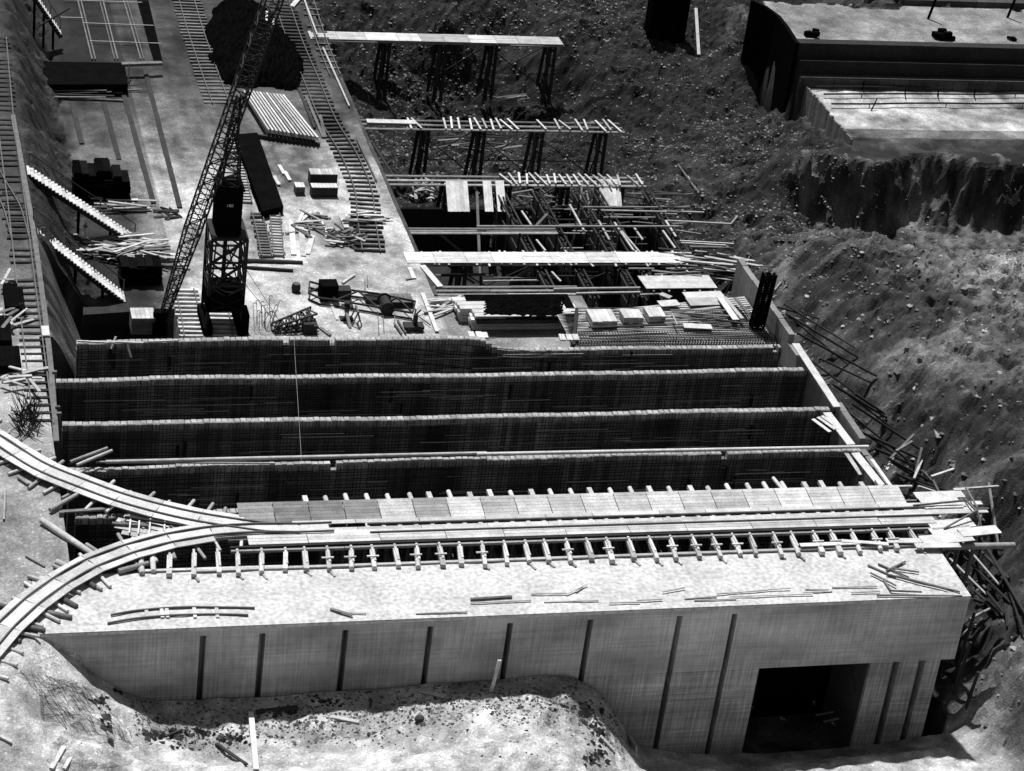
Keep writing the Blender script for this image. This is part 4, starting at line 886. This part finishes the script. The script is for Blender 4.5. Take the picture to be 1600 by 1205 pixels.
# bent reinforcement hooks by the crane foot
for i in range(16):
    p = W(396+random.uniform(0,30), 520-random.uniform(0,18), -6); b = MB(); hh = random.uniform(.9,2.3); dx = random.uniform(-.3,.5); q = p+Vector((dx, 0, hh)); b.tube(p, q, .025, 4)
    for j in range(5):
        a = math.pi*j/5; c = math.pi*(j+1)/5; b.tube(q+Vector((.12-.12*math.cos(a),0,.12*math.sin(a))), q+Vector((.12-.12*math.cos(c),0,.12*math.sin(c))), .025, 4)
    tag(b.build('hooked_bar', 'rebar'), 'thin hooked steel bar standing in the cluster right of the crane foot', 'steel bar', 'hooked bars right of the crane foot')
e = empty('barrel', W(462,456,-6), 'small dark barrel standing left of the lying jib', 'barrel'); p = W(462,456,-6)
b = MB(); b.tube(p, p+Vector((0,0,.35)), .3, 12, 1, .36); b.tube(p+Vector((0,0,.35)), p+Vector((0,0,.7)), .36, 12, 1, .3); b.build('body', 'dark_wood', e); b = MB(); b.tube(p+Vector((0,0,.68)), p+Vector((0,0,.72)), .27, 12); b.build('lid', 'grey_wood', e)

# ------------------------------------------------------------------ trestles over the rubble pit
def trestle(row, xa, xb, kind, bents, label, wd=1.8, z=-6, deckm='pale_wood', ties=None, zbot=-12.2):
    P = W(xa, row, z); Q = W(xb, row, z); y = (P.y+Q.y)/2; e = empty('trestle', ((P.x+Q.x)/2, y, z-6), label, 'trestle', 'trestles over the rubble pit')
    for k, yy in enumerate((y-wd*.5, y, y+wd*.5)):
        b = MB(); x = P.x
        while x < Q.x-.1: L = min(random.uniform(5,8), Q.x-x); b.tube((x, yy+random.uniform(-.05,.05), z-.16), (x+L, yy+random.uniform(-.05,.05), z-.16), .12, 6, random.uniform(.7,1.3), .1); x += L
        b.build('stringer', 'wood' if kind != 'boards' else 'grey_wood', e)
    if kind == 'boards':
        x = P.x
        while x < Q.x-.1:
            L = min(random.uniform(2.2,3.2), Q.x-x); b = MB(); tn = random.uniform(.62,1.1) if row < 100 else random.uniform(1.0,1.25)
            for k in range(5): b.box((x, y-wd/2+wd*k/5, z), (x+L-.03, y-wd/2+wd*(k+.95)/5, z+.05+random.uniform(0,.02)), tn*random.uniform(.9,1.1))
            b.build('deck_board', deckm, e); x += L
    for a, c, prob in (ties or ()):
        x = a
        while x < c:
            p = W(x, row, z)
            if random.random() < prob: sk = random.uniform(-.25,.35); stick('tie', (p.x-sk, y+wd*random.uniform(.5,.75), z+(.1 if kind != 'boards' else -.06)), (p.x+sk, y-wd*random.uniform(.5,.75), z+(.1 if kind != 'boards' else -.06)), .17, .08, 'pale_wood' if random.random() < .7 else 'wood', e)
            x += 11
    for bx in bents:
        p = W(bx, row, z); g_ = zbot; b = MB()
        for s_ in (-1, 1):
            b.tube((p.x-.25, y+s_*wd*.35, z-.3), (p.x-.5, y+s_*(wd*.35+.7), g_), .17, 6); b.tube((p.x+.35, y+s_*wd*.35, z-.3), (p.x+.25, y+s_*(wd*.35+.5), g_), .17, 6)
        b.beam((p.x, y-wd*.6, z-.4), (p.x, y+wd*.6, z-.4), .2, .22)
        for zz in (z-2.2, z-4.4): b.beam((p.x, y-wd*.35-.6, zz), (p.x, y+wd*.35+.6, zz), .12, .14); 
        b.beam((p.x-.2, y-1.2, g_+.3), (p.x-.1, y+.9, z-.6), .1, .1); b.beam((p.x-.2, y+1.2, g_+.3), (p.x-.1, y-.9, z-.6), .1, .1)
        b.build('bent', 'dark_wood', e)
    bb = [W(bx, row, z).x for bx in bents]; b = MB()
    for x, x2 in zip(bb, bb[1:]):
        b.beam((x, y-wd*.5, z-.8), (x2, y-wd*.8, z-4.8), .09, .09); b.beam((x2, y+wd*.5, z-.8), (x, y+wd*.8, z-4.8), .09, .09); b.beam((x, y-wd*.6, z-3), (x2, y-wd*.6, z-3), .07, .07)
    if bb: b.build('brace', 'dark_wood', e)
    return e
trestle(60, 485, 875, 'boards', (603,690,768,858), 'farthest trestle, its deck fully covered with pale boards', 2.0)
trestle(195, 557, 970, 'logs', (663,750,840,938), 'second farthest trestle, open log stringers with scattered short ties', 1.9, ties=((640,735,.5),(735,870,.55),(870,965,.8)))
trestle(281, 590, 1005, 'logs', (700,790,880,965), 'third farthest trestle, ties on its right half and board chutes hanging in front', 1.7, ties=((790,960,1.0),(965,1003,.7)))
stick('plank', W(573,189,-5.8), W(650,191,-5.8), .8, .06, 'pale_wood', label='pale plank lying on the left end of the second trestle', cat='plank')
trestle(359, 630, 870, 'logs', (), 'narrow pair of logs crossing the formwork left of centre', .8)
log('log', W(745,354,-5.8), W(1060,354,-5.8), .11, 'wood', label='long thin log crossing the formwork above the bright platform', cat='log')
trestle(403, 633, 1085, 'boards', (720,850,1000), 'brightest trestle platform, broad new boards with tie ends showing below', 1.9, ties=((640,1080,.75),))
trestle(452, 663, 905, 'logs', (), 'open log trestle between the bright platform and the lumber stack', 1.3)
log('log', W(865,452,-6), W(1000,450,-6), .12, 'wood', label='upper log right of the open log trestle', cat='log'); log('log', W(900,459,-6), W(1000,457,-6), .12, 'wood', label='lower log right of the open log trestle', cat='log')
e = empty('work_platform', W(1060,442,-5.8), 'short bright board platform at the right of the formwork below the brightest trestle', 'platform')
for i in range(7): stick('deck_board', W(997+i*2,433+i*2.8,-5.8), W(1108+i*2,432+i*2.8,-5.8), .32, .06, 'pale_wood', e)
for i in range(5): log('bearer', W(1010+i*24,430,-6.0), W(1022+i*24,456,-6.0), .1, 'wood', parent=e)
for k, ((a, c), l_) in enumerate(zip((((910,324),(1028,324)),((940,329),(1042,331)),((943,340),(1024,340)),((1066,331),(1100,332)),((1042,345),(1142,350)),((1056,360),(1095,366)),((982,420),(1022,420)),((1085,393),(1104,394)),((1086,398),(1108,400)),((1086,406),(1110,407)),((1108,398),(1165,408)),((788+210,461),(1040,459))),
   ('farthest of the thin poles lying right of the formwork','second thin pole from the top right of the formwork','third thin pole right of the formwork','short pale pole over the rubble right of the formwork','long bent pole reaching onto the rubble slope','short thin pole on the slope edge','short thin lath under the right end of the bright trestle','upper pale stub at the right end of the bright trestle','middle pale stub at the right end of the bright trestle','lower pale stub at the right end of the bright trestle','dark pole running on from the bright trestle to the slope','thin lath under the short bright platform'))):
    log('pole', W(*a,-6.2), W(*c,-6.2), .09, 'wood', label=l_, cat='pole')
for k, (xa, xb, l_) in enumerate(((699,733,'left board chute hanging before the third trestle'),(757,790,'middle board chute, made of two strips, before the third trestle'),(938,971,'right board chute hanging at the right part of the third trestle'))):
    e = empty('chute', W((xa+xb)/2,332,-8.2), l_, 'chute'); n = 5
    for i in range(n):
        if k == 1 and i == 2: continue
        xx = xa+(xb-xa)*(i+.5)/n; stick('board', W(xx-3,283 if k < 2 else 280,-5.9), W(xx+1,331 if k < 2 else 322,-7.0), (xb-xa)/n/18.2, .05, 'pale_wood' if (i+k)%3 else 'wood', e)
# formwork walls of the next chambers
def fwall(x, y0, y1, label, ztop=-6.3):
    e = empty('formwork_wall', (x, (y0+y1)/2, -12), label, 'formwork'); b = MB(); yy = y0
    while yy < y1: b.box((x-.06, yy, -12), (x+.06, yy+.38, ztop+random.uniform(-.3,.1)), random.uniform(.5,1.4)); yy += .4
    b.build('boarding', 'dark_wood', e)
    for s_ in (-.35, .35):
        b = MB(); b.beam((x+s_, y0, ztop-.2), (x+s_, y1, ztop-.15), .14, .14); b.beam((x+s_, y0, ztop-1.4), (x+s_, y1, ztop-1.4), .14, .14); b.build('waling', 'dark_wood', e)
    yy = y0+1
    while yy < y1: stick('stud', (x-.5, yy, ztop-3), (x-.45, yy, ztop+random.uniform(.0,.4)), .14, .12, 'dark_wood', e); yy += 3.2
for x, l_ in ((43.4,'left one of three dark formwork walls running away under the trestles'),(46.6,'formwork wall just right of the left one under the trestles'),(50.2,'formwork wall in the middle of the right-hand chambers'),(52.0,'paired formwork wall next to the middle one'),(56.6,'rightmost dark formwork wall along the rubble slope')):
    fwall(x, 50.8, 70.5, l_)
for x0, x1, y, l_, m in ((34, 43.2, 70.8, 'far end wall of the left chamber behind the board chutes', 'dark_concrete'),(52.4, 56.4, 70.8, 'far end wall of the right chamber', 'dark_concrete'),(43.6,50,70.8,'far end wall of the middle chamber','dark_concrete')):
    e = empty('end_wall', ((x0+x1)/2, y, -12), l_, 'wall'); b = MB(); x = x0
    while x < x1: b.box((x, y-.15, -12), (min(x+.9,x1), y+.15, -8.3), random.uniform(.4,.9)); x += .92
    b.build('wall_panel', m, e); b = MB()
    for i in range(8): b.beam((x0, y-.2, -8.6-i*.42), (x1, y-.2, -8.6-i*.42), .05, .05)
    b.build('waling', 'dark_wood', e)
for k, ((a, za), (c, zc)) in enumerate(((((680,360),-6.5),((722,395),-9)),(((700,415),-6.5),((740,442),-9)),(((838,412),-6.5),((795,442),-8.5)),(((745,300),-6.5),((750,430),-11)),(((905,330),-6.4),((890,400),-10)),(((855,335),-6.2),((838,353),-6.3)))):
    stick('shore', W(*a,za), W(*c,zc), .22, .18, 'grey_wood', label='grey diagonal shore board in the dark chamber under the trestles', cat='shore', group='diagonal shores in the chambers')
dpx = [((890,320),(912,360)),((935,345),(952,375)),((960,348),(990,392)),((990,355),(1004,375)),((968,358),(1000,395)),((1040,345),(1056,370)),((1035,360),(1055,388)),((815,330),(830,352)),((838,375),(852,392)),((862,425),(876,440)),((1070,420),(1080,432))]
for a, c in dpx: stick('form_board', W(*a,-6.1), W(*c,-6.3), .16, .12, 'wood', label='pale rail board along the top of the formwork walls', cat='board', group='rail boards along the formwork tops')

for i in range(26):
    x = random.choice((random.uniform(850,960), random.uniform(850,930), random.uniform(660,800))); y = random.uniform(300, 440) if x > 840 else random.uniform(425,440); L = random.uniform(30, 110)
    log('pole', W(x,y,-6.5-random.random()*1.5), W(x+L,y+random.uniform(-2,2),-6.6-random.random()), .07, random.choice(('grey_wood','wood','dark_wood')), label='level pole spanning the dark chambers between the trestles', cat='pole', group='level poles across the chambers')
# lumber stack, black bundle and reinforced slab behind the far cross wall
e = empty('lumber_stack', W(810,500,-6), 'long stack of pale lumber with the black bar bundle on top', 'lumber stack')
for lay in range(4):
    for i in range(6):
        y = 45.2+i*.62; z = -6+lay*.3
        if lay == 3 and i > 3: continue
        xa = 34.7-lay*.1+(.7 if i < 2 else 0)+random.uniform(-.3,.3); stick('timber', (xa, y, z+.15), (xa+9.2-(.3*lay), y+random.uniform(-.03,.03), z+.15), .56, .27, 'pale_wood', e)
mound([(752,495),(885,498),(880,462),(755,462)], -4.9, .8, 'heap', 'bar_bundle', 'soft-edged black bundle of bars lying on the lumber stack', 'bar bundle', 22, .15)
for i in range(9): stick('board', W(702+i*3,530-i*.3,-.2+0), W(715+i*20,528,-.2), .1, .05, 'grey_wood', label='thin grey lath on the cross wall top in front of the lumber stack', cat='lath', group='laths before the lumber stack') if i < 4 else None
for k, (x, y) in enumerate(((735,519),(747,519),(756,520),(877,523),(888,523),(898,523))):
    stick('board', W(x,y,-.8), W(x+3,y+9,-.8), .42, .12, 'pale_wood', label='short pale block in the little rows on the wall before the lumber stack', cat='block', group='short blocks before the lumber stack')
e = empty('reinforced_slab', W(1050,510,-1.2), 'slab under construction covered by a mat of steel bars, carrying stacks of pale boards', 'slab')
c4 = [W(922,547,-.3), W(1188,545,-.3), W(1160,455,-.3), W(903,488,-.3)]
b = MB(); 
q1, q2 = W(903,488,-1.1), W(1168,462,-1.1)
for i in range(24):
    t0, t1 = i/24, (i+.6)/24
    b.add([(39.6+(q1.x-39.6)*t0, 33.3+(q1.y-33.3)*t0, -1.1), (54.9, 33.3+(q2.y-33.3)*t0, -1.1), (54.9, 33.3+(q2.y-33.3)*t1, -1.1), (39.6+(q1.x-39.6)*t1, 33.3+(q1.y-33.3)*t1, -1.1)]+[(39.6, 33.3+(q1.y-33.3)*t0, -1.25), (54.9, 33.3+(q2.y-33.3)*t0, -1.25), (54.9, 33.3+(q2.y-33.3)*t1, -1.25), (39.6, 33.3+(q1.y-33.3)*t1, -1.25)], [(0,1,2,3),(7,6,5,4),(0,4,5,1),(2,6,7,3)], random.uniform(.6,1.2))
b.box((39.9, 33.4, -1.9), (54.8, 38.8, -1.3), .05); b.build('form_deck', 'pale_wood', e)
b = MB(); X0 = W(915,530,-.3).x; 
for i in range(12):
    t = i/11; y = 33.4+t*5.6; b.beam((39.7+1.0*t, y, -.98), (54.7, y, -.98), .05, .05, random.choice((1,1,4)))
for i in range(75): x = 38.9+i*.21; b.beam((x+.8, 33.3, -.94), (x+.8, 35.4 if i < 50 else 38.5, -.94), .04, .04)
for i in range(75): x = 38.9+i*.21; b.beam((x+.8, 33.3, -1.2), (x+.8, 33.3, -.6+random.uniform(-.1,.2)), .04, .04)
b.build('bar_mat', 'rebar', e)
b = MB(); b.poly([(39.3, 33.3), (39.55, 33.3), (q1.x, q1.y), (q1.x-.25, q1.y)], -3, -.8); b.build('edge_form', 'dark_wood', e)
def bstack(px, py, n, w_, d, label):
    p = W(px, py, -.9); e = empty('board_stack', p, label, 'board stack')
    for lay in range(4):
        for i in range(n):
            x = p.x+w_*(i+.5)/n; stick('board', (x, p.y+random.uniform(-.04,.04), -.9+lay*.13), (x, p.y+d, -.9+lay*.13), w_/n*.96, .11, 'pale_wood' if lay == 3 else 'wood', e)
bstack(925, 511, 5, 1.9, 1.9, 'left and largest of three neat stacks of short pale boards on the bar mat')
bstack(974, 505, 4, 1.5, 1.3, 'middle of three neat stacks of short pale boards on the bar mat')
bstack(1013, 503, 4, 1.3, 1.5, 'right of three neat stacks of short pale boards on the bar mat')
bl = [((1070,463),(1130,461),1.2,'pale_wood'),((1075,472),(1140,470),1.2,'wood'),((1068,509),(1112,511),.7,'pale_wood'),((1030,475),(1060,473),.9,'wood'),((1032,459),(1048,465),.5,'wood'),((1080,485),(1125,480),.25,'wood'),((1050,487),(1155,495),.14,'grey_wood'),((1048,485),(1140,485),.14,'grey_wood'),((1075,492),(1160,505),.16,'dark_wood'),((1125,465),(1150,500),.5,'pale_wood'),((1135,468),(1160,498),.3,'wood'),((1148,465),(1170,490),.25,'grey_wood'),((920,512),(1042,507),.2,'dark_wood'),((1050,490),(1058,507),.1,'wood')]
nm = ['pale board sheet at the far edge of the bar mat','greyer board sheet just before the far one on the bar mat','pale board sheet over the dark opening in the bar mat','grey board sheet left of the far sheets','small pale board beyond the three stacks','short board leaning among the crossed poles on the bar mat','upper long pole crossing the right half of the bar mat','straight pole crossing the right half of the bar mat','dark pole nearest to the right on the bar mat','pale board running away at the right edge of the bar mat','second board running away at the right edge of the bar mat','grey board next to the side wall on the bar mat','dark timber lying in front of the three stacks','thin lath right of the right stack']
for i, ((a, c, wd, m), l_) in enumerate(zip(bl, nm)): stick('board', W(*a,-.86+.03*i), W(*c,-.86+.03*i), wd, .06, m, label=l_, cat='board')
for k, x in enumerate((1176,1184)):
    p = W(x+2, 511, -.9); e = empty('steel_column', p, ('left','right')[k]+' black latticed steel column rising at the right end of the bar mat', 'column'); b = MB(); lattice(b, p, p+Vector((.2+.1*k,0,up(p, 428)-p.z)), .5, .4, 8, .07); b.build('lattice', 'tar_and_shade', e)

# ------------------------------------------------------------------ far retaining wall at the top right
e = empty('retaining_wall', (100, 89.5, -5), 'far stepped concrete retaining wall at the top right with a flat paved top', 'retaining wall')
A = 76.6; b = MB(); b.box((A, 89.9, -9), (170, 91.0, -.02)); b.build('upper_wall', 'shaded_concrete', e)
b = MB(); b.box((A+.1, 89.2, -9), (170, 89.88, -1.5)); b.build('middle_step', 'shaded_concrete', e)
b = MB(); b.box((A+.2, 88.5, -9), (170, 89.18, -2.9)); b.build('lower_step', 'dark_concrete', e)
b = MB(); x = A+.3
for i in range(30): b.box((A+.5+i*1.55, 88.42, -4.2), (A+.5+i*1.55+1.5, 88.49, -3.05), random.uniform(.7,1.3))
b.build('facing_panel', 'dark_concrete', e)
b = MB(); p0 = W(1252,67,0); b.poly([(A, 90.0), (A+.4, 94), (A+.5, 97), (A, 99.5), (A-.9, 101), (A-1.2, 101), (A-.3, 99.4), (A+.1, 97), (A, 94), (A-.4, 90.0)][::-1], -11, -.05); b.build('end_wall', 'tar_and_shade', e)
b = MB(); y = 76
while y < 89: b.box((A+.75-(89-y)*.0, y, -9.5), (A+.9, y+.36, -3.7+random.uniform(-.15,.1)), random.uniform(.6,1.3)); y += .38
tag(b.build('plank_bulkhead', 'grey_wood'), 'boarded bulkhead holding the left edge of the far yard', 'bulkhead')
for k, row in enumerate((135, 147, 162)):
    b = MB(); q = [W(x, row+random.uniform(-.8,.8), -3.6) for x in range(1275+k*12, 1720, 60)]
    for a, c in zip(q, q[1:]): b.tube(a, c, .09, 6)
    for qq in q[1::2]: b.tube((qq.x, qq.y, -4.2), (qq.x, qq.y, -3.6), .05, 5)
    tag(b.build('pipe', 'steel'), ('farthest','middle','nearest')[k]+' of three dark pipes running along the far yard', 'pipe', 'dark pipes of the far yard')
for k, ((a, c), l_) in enumerate(zip((((1370,155),(1361,174)),((1415,139),(1414,147)),((1467,140),(1465,150)),((1524,140),(1522,150)),((1350,127),(1347,140))),('leaning dark stake before the nearest pipe','leftmost short stake between the pipes','middle short stake between the pipes','right short stake between the pipes','thin far stake behind the farthest pipe'))):
    log('stake', W(c[0],c[1],-4), W(c[0],c[1],-4)+(W(a[0],a[1],-3)-W(c[0],c[1],-4)), .07, 'tar_and_shade', label=l_, cat='stake')
for k, (x, y, t_) in enumerate(((1450,30,-20),(1574,28,-20))):
    p = W(x, y, -.3); q = p+Vector((.6,0,0)); zz = up(q, t_); log('utility_pole', p, (p.x+.6, p.y, zz), .14, 'tar_and_shade', label=('left','right')[k]+' of two dark poles on the paved top of the far wall', cat='pole')
def lump(px, py, z, s_, label, name='dark_lump', cat='machine'):
    p = W(px, py, z); b = MB()
    for i in range(9): c = p+Vector((random.uniform(-.5,.5)*s_, random.uniform(-.4,.4)*s_, random.uniform(.1,.5)*s_)); b.beam(c-Vector((.3*s_,0,random.uniform(-.1,.1))), c+Vector((.3*s_,0,0)), .35*s_, .35*s_)
    tag(b.build(name, 'tar_and_shade'), label, cat)
lump(1268, 57, -.3, 1.0, 'small dark machine on the left of the far paved top', 'small_machine')
lump(1473, 60, -.3, 1.3, 'upright dark machine near the edge of the far paved top', 'small_machine')
lump(1580, 63, -.3, .6, 'tiny dark object at the right edge of the far paved top', 'small_machine')
b = MB(); P = W(1010, 68, -8); Q = W(1066, 66, -8); zt = up((P.x, P.y, -8), 0)
for i in range(9): b.box((P.x+(Q.x-P.x)*i/9, P.y, -9), (P.x+(Q.x-P.x)*(i+.96)/9, P.y+1.5, zt+1+random.uniform(-.2,.2)), random.uniform(.7,1.3))
tag(b.build('bulkhead', 'tar_and_shade'), 'tall black bulkhead standing in the rubble slope at the top', 'bulkhead')
b = MB(); y0 = W(1330,12,-.3)
for i in range(20): b.box((88+i*2, 101.5, -.6), (89.96+i*2, 102.5, .3), random.uniform(.6,1.2))
tag(b.build('parapet', 'dark_concrete'), 'low dark parapet along the far side of the paved top', 'parapet')

# ------------------------------------------------------------------ left bank clutter
for i, (px, py, w_, d, h, l_) in enumerate(((8,490,1.0,3.4,.5,'narrow black box at the left edge beside the bank track'),(28,492,.5,3.2,.4,'slim black box touching the left rail of the bank track'),(-6,585,1.6,2.6,.6,'black box at the left edge below the board clutter'),(-20,545,1.6,3.4,.6,'black box at the very left edge of the frame'))):
    crate('crate', px, py, w_, d, h, 0, 'tar_and_shade', l_, lidm='tar_and_shade')
e = empty('brush_bundle', W(46,650,0), 'spiky dark bundle of roots and rods standing on the left bank above the upper curve', 'bundle'); b = MB()
for i in range(70):
    p = W(44+random.uniform(-14,14), 670+random.uniform(-32,14), 0); b.tube(p, p+Vector((random.uniform(-.9,.9), random.uniform(-.6,.6), random.uniform(.4,2.0))), .05, 4, random.uniform(.5,2), .02)
b.build('rods', 'dark_wood', e)
for k, ((a, c), l_) in enumerate(zip((((0,590),(38,603)),((5,598),(40,592)),((14,573),(34,578)),((46,592),(62,612)),((18,640),(33,643)),((16,420),(2,445)),((0,437),(22,437)),((10,492),(20,508))),
    ('pale lath sloping across the clutter at the left edge','pale pole above the spiky bundle','short pale board over the black box on the left bank','dark pole end touching the bank track above the spiky bundle','small pale board left of the spiky bundle','pale board propped against the narrow black box','thin pale lath crossing the bank near the left edge','short pale board end near the narrow black box'))):
    stick('board', W(*a,.6), W(*c,.6), .2, .08, 'wood', label=l_, cat='board')
b = MB(); q = [W(x, y, .03) for x, y in ((20,180),(47,330),(62,430),(78,560),(88,690))]; b.path(smooth(q), .35, .12); tag(b.build('kerb_beam', 'grey_wood'), 'long edge beam between the bank track and the pit', 'beam')
stick('board', W(70,510,.2), W(72,525,.2), .5, .1, 'pale_wood', label='bright short board lying on the edge beam of the bank', cat='board')
for k, (a, c) in enumerate((((12,400),(30,398)),)): pass
track('railway_track', [W(x,y,.02) for x,y in ((-30,235),(-5,285),(18,325),(32,375))], 'branch track joining the bank track from the left edge', gauge=1.25, slp=1.7, st=1.0, sm='dark_wood', skip=.2, z=-.1)

# ------------------------------------------------------------------ foreground
fg = [((770,1032),(767,1082),'upright pale stake by the fourth slot of the front wall',.2,1),((392,1115),(400,1205),'long pale plank at the bottom edge lying towards the viewer',.3,0),((654,1081),(695,1091),'pale splintered board at the foot of the front wall',.25,0),((516,1121),(560,1130),'short pale board on the bright ground, left of centre',.25,0),((338,1163),(385,1197),'dark stick lying slantwise near the bottom left',.18,0),((258,1152),(285,1141),'thin pale stick over the dark gully',.12,0),((580,1095),(578,1108),'tiny dark peg on the gravel',.1,0),((938,1150),(960,1172),'short pale board on the bank beside the drop',.22,0),((100,1170),(80,1205),'pale plank at the bottom left edge',.25,0),((125,1165),(100,1205),'second plank at the bottom left edge',.2,0),((0,1155),(18,1163),'short board at the left edge of the foreground',.2,0),((400,1115),(465,1108),'dark bunch of sticks at the foot of the wall between two slots',.35,0)]
for a, c, l_, wd, upr in fg:
    if upr:
        p = W(767,1082,-4.6); stick('stake', p, p+Vector((.25,0,up(p,1032)-p.z)), .2, .12, 'pale_wood', label=l_, cat='stake')
    else:
        dark = 'dark' in l_; stick('board', on(*a,-4,.12), on(*c,-4,.12), wd, .1, 'dark_wood' if dark else 'pale_wood', label=l_, cat='board')
stick('plank', on(924,1064,-4.6,.5), on(992,1184,-9,.6), .12, .4, 'wood', label='long thin plank holding the edge of the bank against the front wall', cat='plank')
# wire mesh lying in the soil bottom left
b = MB()
for i in range(22):
    q = [on(30+i*5.5+j*10*.9+random.uniform(-3,3), 1050+j*11+i*1.2+random.uniform(-3,3), -1, .05) for j in range(0, 9)]
    for a, c in zip(q, q[1:]):
        if random.random() < .8: b.tube(a, c, .011, 3)
    if i < 13:
        q = [on(25+j*12+i*6+random.uniform(-3,3), 1052+i*8+j*1.8+random.uniform(-3,3), -1, .05) for j in range(0, 10)]
        for a, c in zip(q, q[1:]):
            if random.random() < .8: b.tube(a, c, .011, 3)
tag(b.build('wire_mesh', 'rebar'), 'sagging sheet of wire mesh half buried in the pale soil at the bottom left', 'wire mesh')
p = on(655, 1125, -4, .1); b = MB(); 
for i in range(6):
    for j in range(8):
        a, c = math.pi*i/6, 2*math.pi*j/8; a2, c2 = math.pi*(i+1)/6, 2*math.pi*(j+1)/8
        f3 = lambda u, v: (p.x+.3*math.sin(u)*math.cos(v), p.y+.26*math.sin(u)*math.sin(v), p.z+.22*math.cos(u))
        b.add([f3(a,c), f3(a2,c), f3(a2,c2), f3(a,c2)], [(0,1,2,3)])
tag(b.build('boulder', 'dark_concrete', smooth=True), 'single round dark boulder on the bright foreground ground', 'boulder')
# debris inside the opening
for k in range(7):
    x = random.uniform(xo1+.5, xo2-.5); y = random.uniform(1, 4.5); log('pole', (x, y, -10.5), (x+random.uniform(-1.5,1.5), y-.5, -9.9), .08, 'grey_wood', label='stick lying in the dark of the square wall opening', cat='pole', group='sticks in the square opening')
# thin hoisting line in front of the cross walls
b = MB(); b.tube(W(459,525,3.0), W(471,720,.3), .011, 4); tag(b.build('guy_wire', 'cap_concrete'), 'hair-thin pale wire hanging across the cross walls left of centre', 'wire')
for k, (a, za, c, zc, l_) in enumerate((((372,430),2,(437,512),-5.9,'left of two thin dark cables hanging right of the crane tower'),((384,420),2,(442,510),-5.9,'right of two thin dark cables hanging right of the crane tower'))):
    b = MB(); b.tube(W(*a,za), W(*c,zc), .022, 4); tag(b.build('cable', 'steel'), l_, 'cable')
# dark clods on the broken foreground edge and in the gully
sp = []; sz = []
def scat(px, py, dx, dy, n, lo, hi):
    for _ in range(n):
        q = on(px+random.gauss(0, dx), py+random.gauss(0, dy), -4.5); sp.append((q.x, min(q.y, -.4))); sz.append(random.uniform(lo, hi))
for a in ((885,1105,10,4,12,.08,.2),(915,1115,8,8,26,.1,.3),(932,1145,6,16,34,.1,.3),(925,1180,10,8,22,.08,.25),(150,1095,8,6,14,.1,.3),(168,1125,5,12,18,.08,.3),(250,1150,18,4,40,.1,.3),(300,1148,14,4,22,.1,.3),(360,1152,16,4,26,.1,.25),(290,1165,10,4,10,.1,.2),(440,1112,20,5,18,.06,.2),(520,1095,20,4,16,.06,.2),(850,1160,60,20,20,.05,.12),(600,1140,120,20,40,.04,.12)): scat(*a)
mat('clod', .02, .4, 3, rnd=0)
rubble('clods', sp, sz, 'clod', 'dark clods of earth along the broken edge and gully of the pale foreground')
print('objects', len(bpy.data.objects))
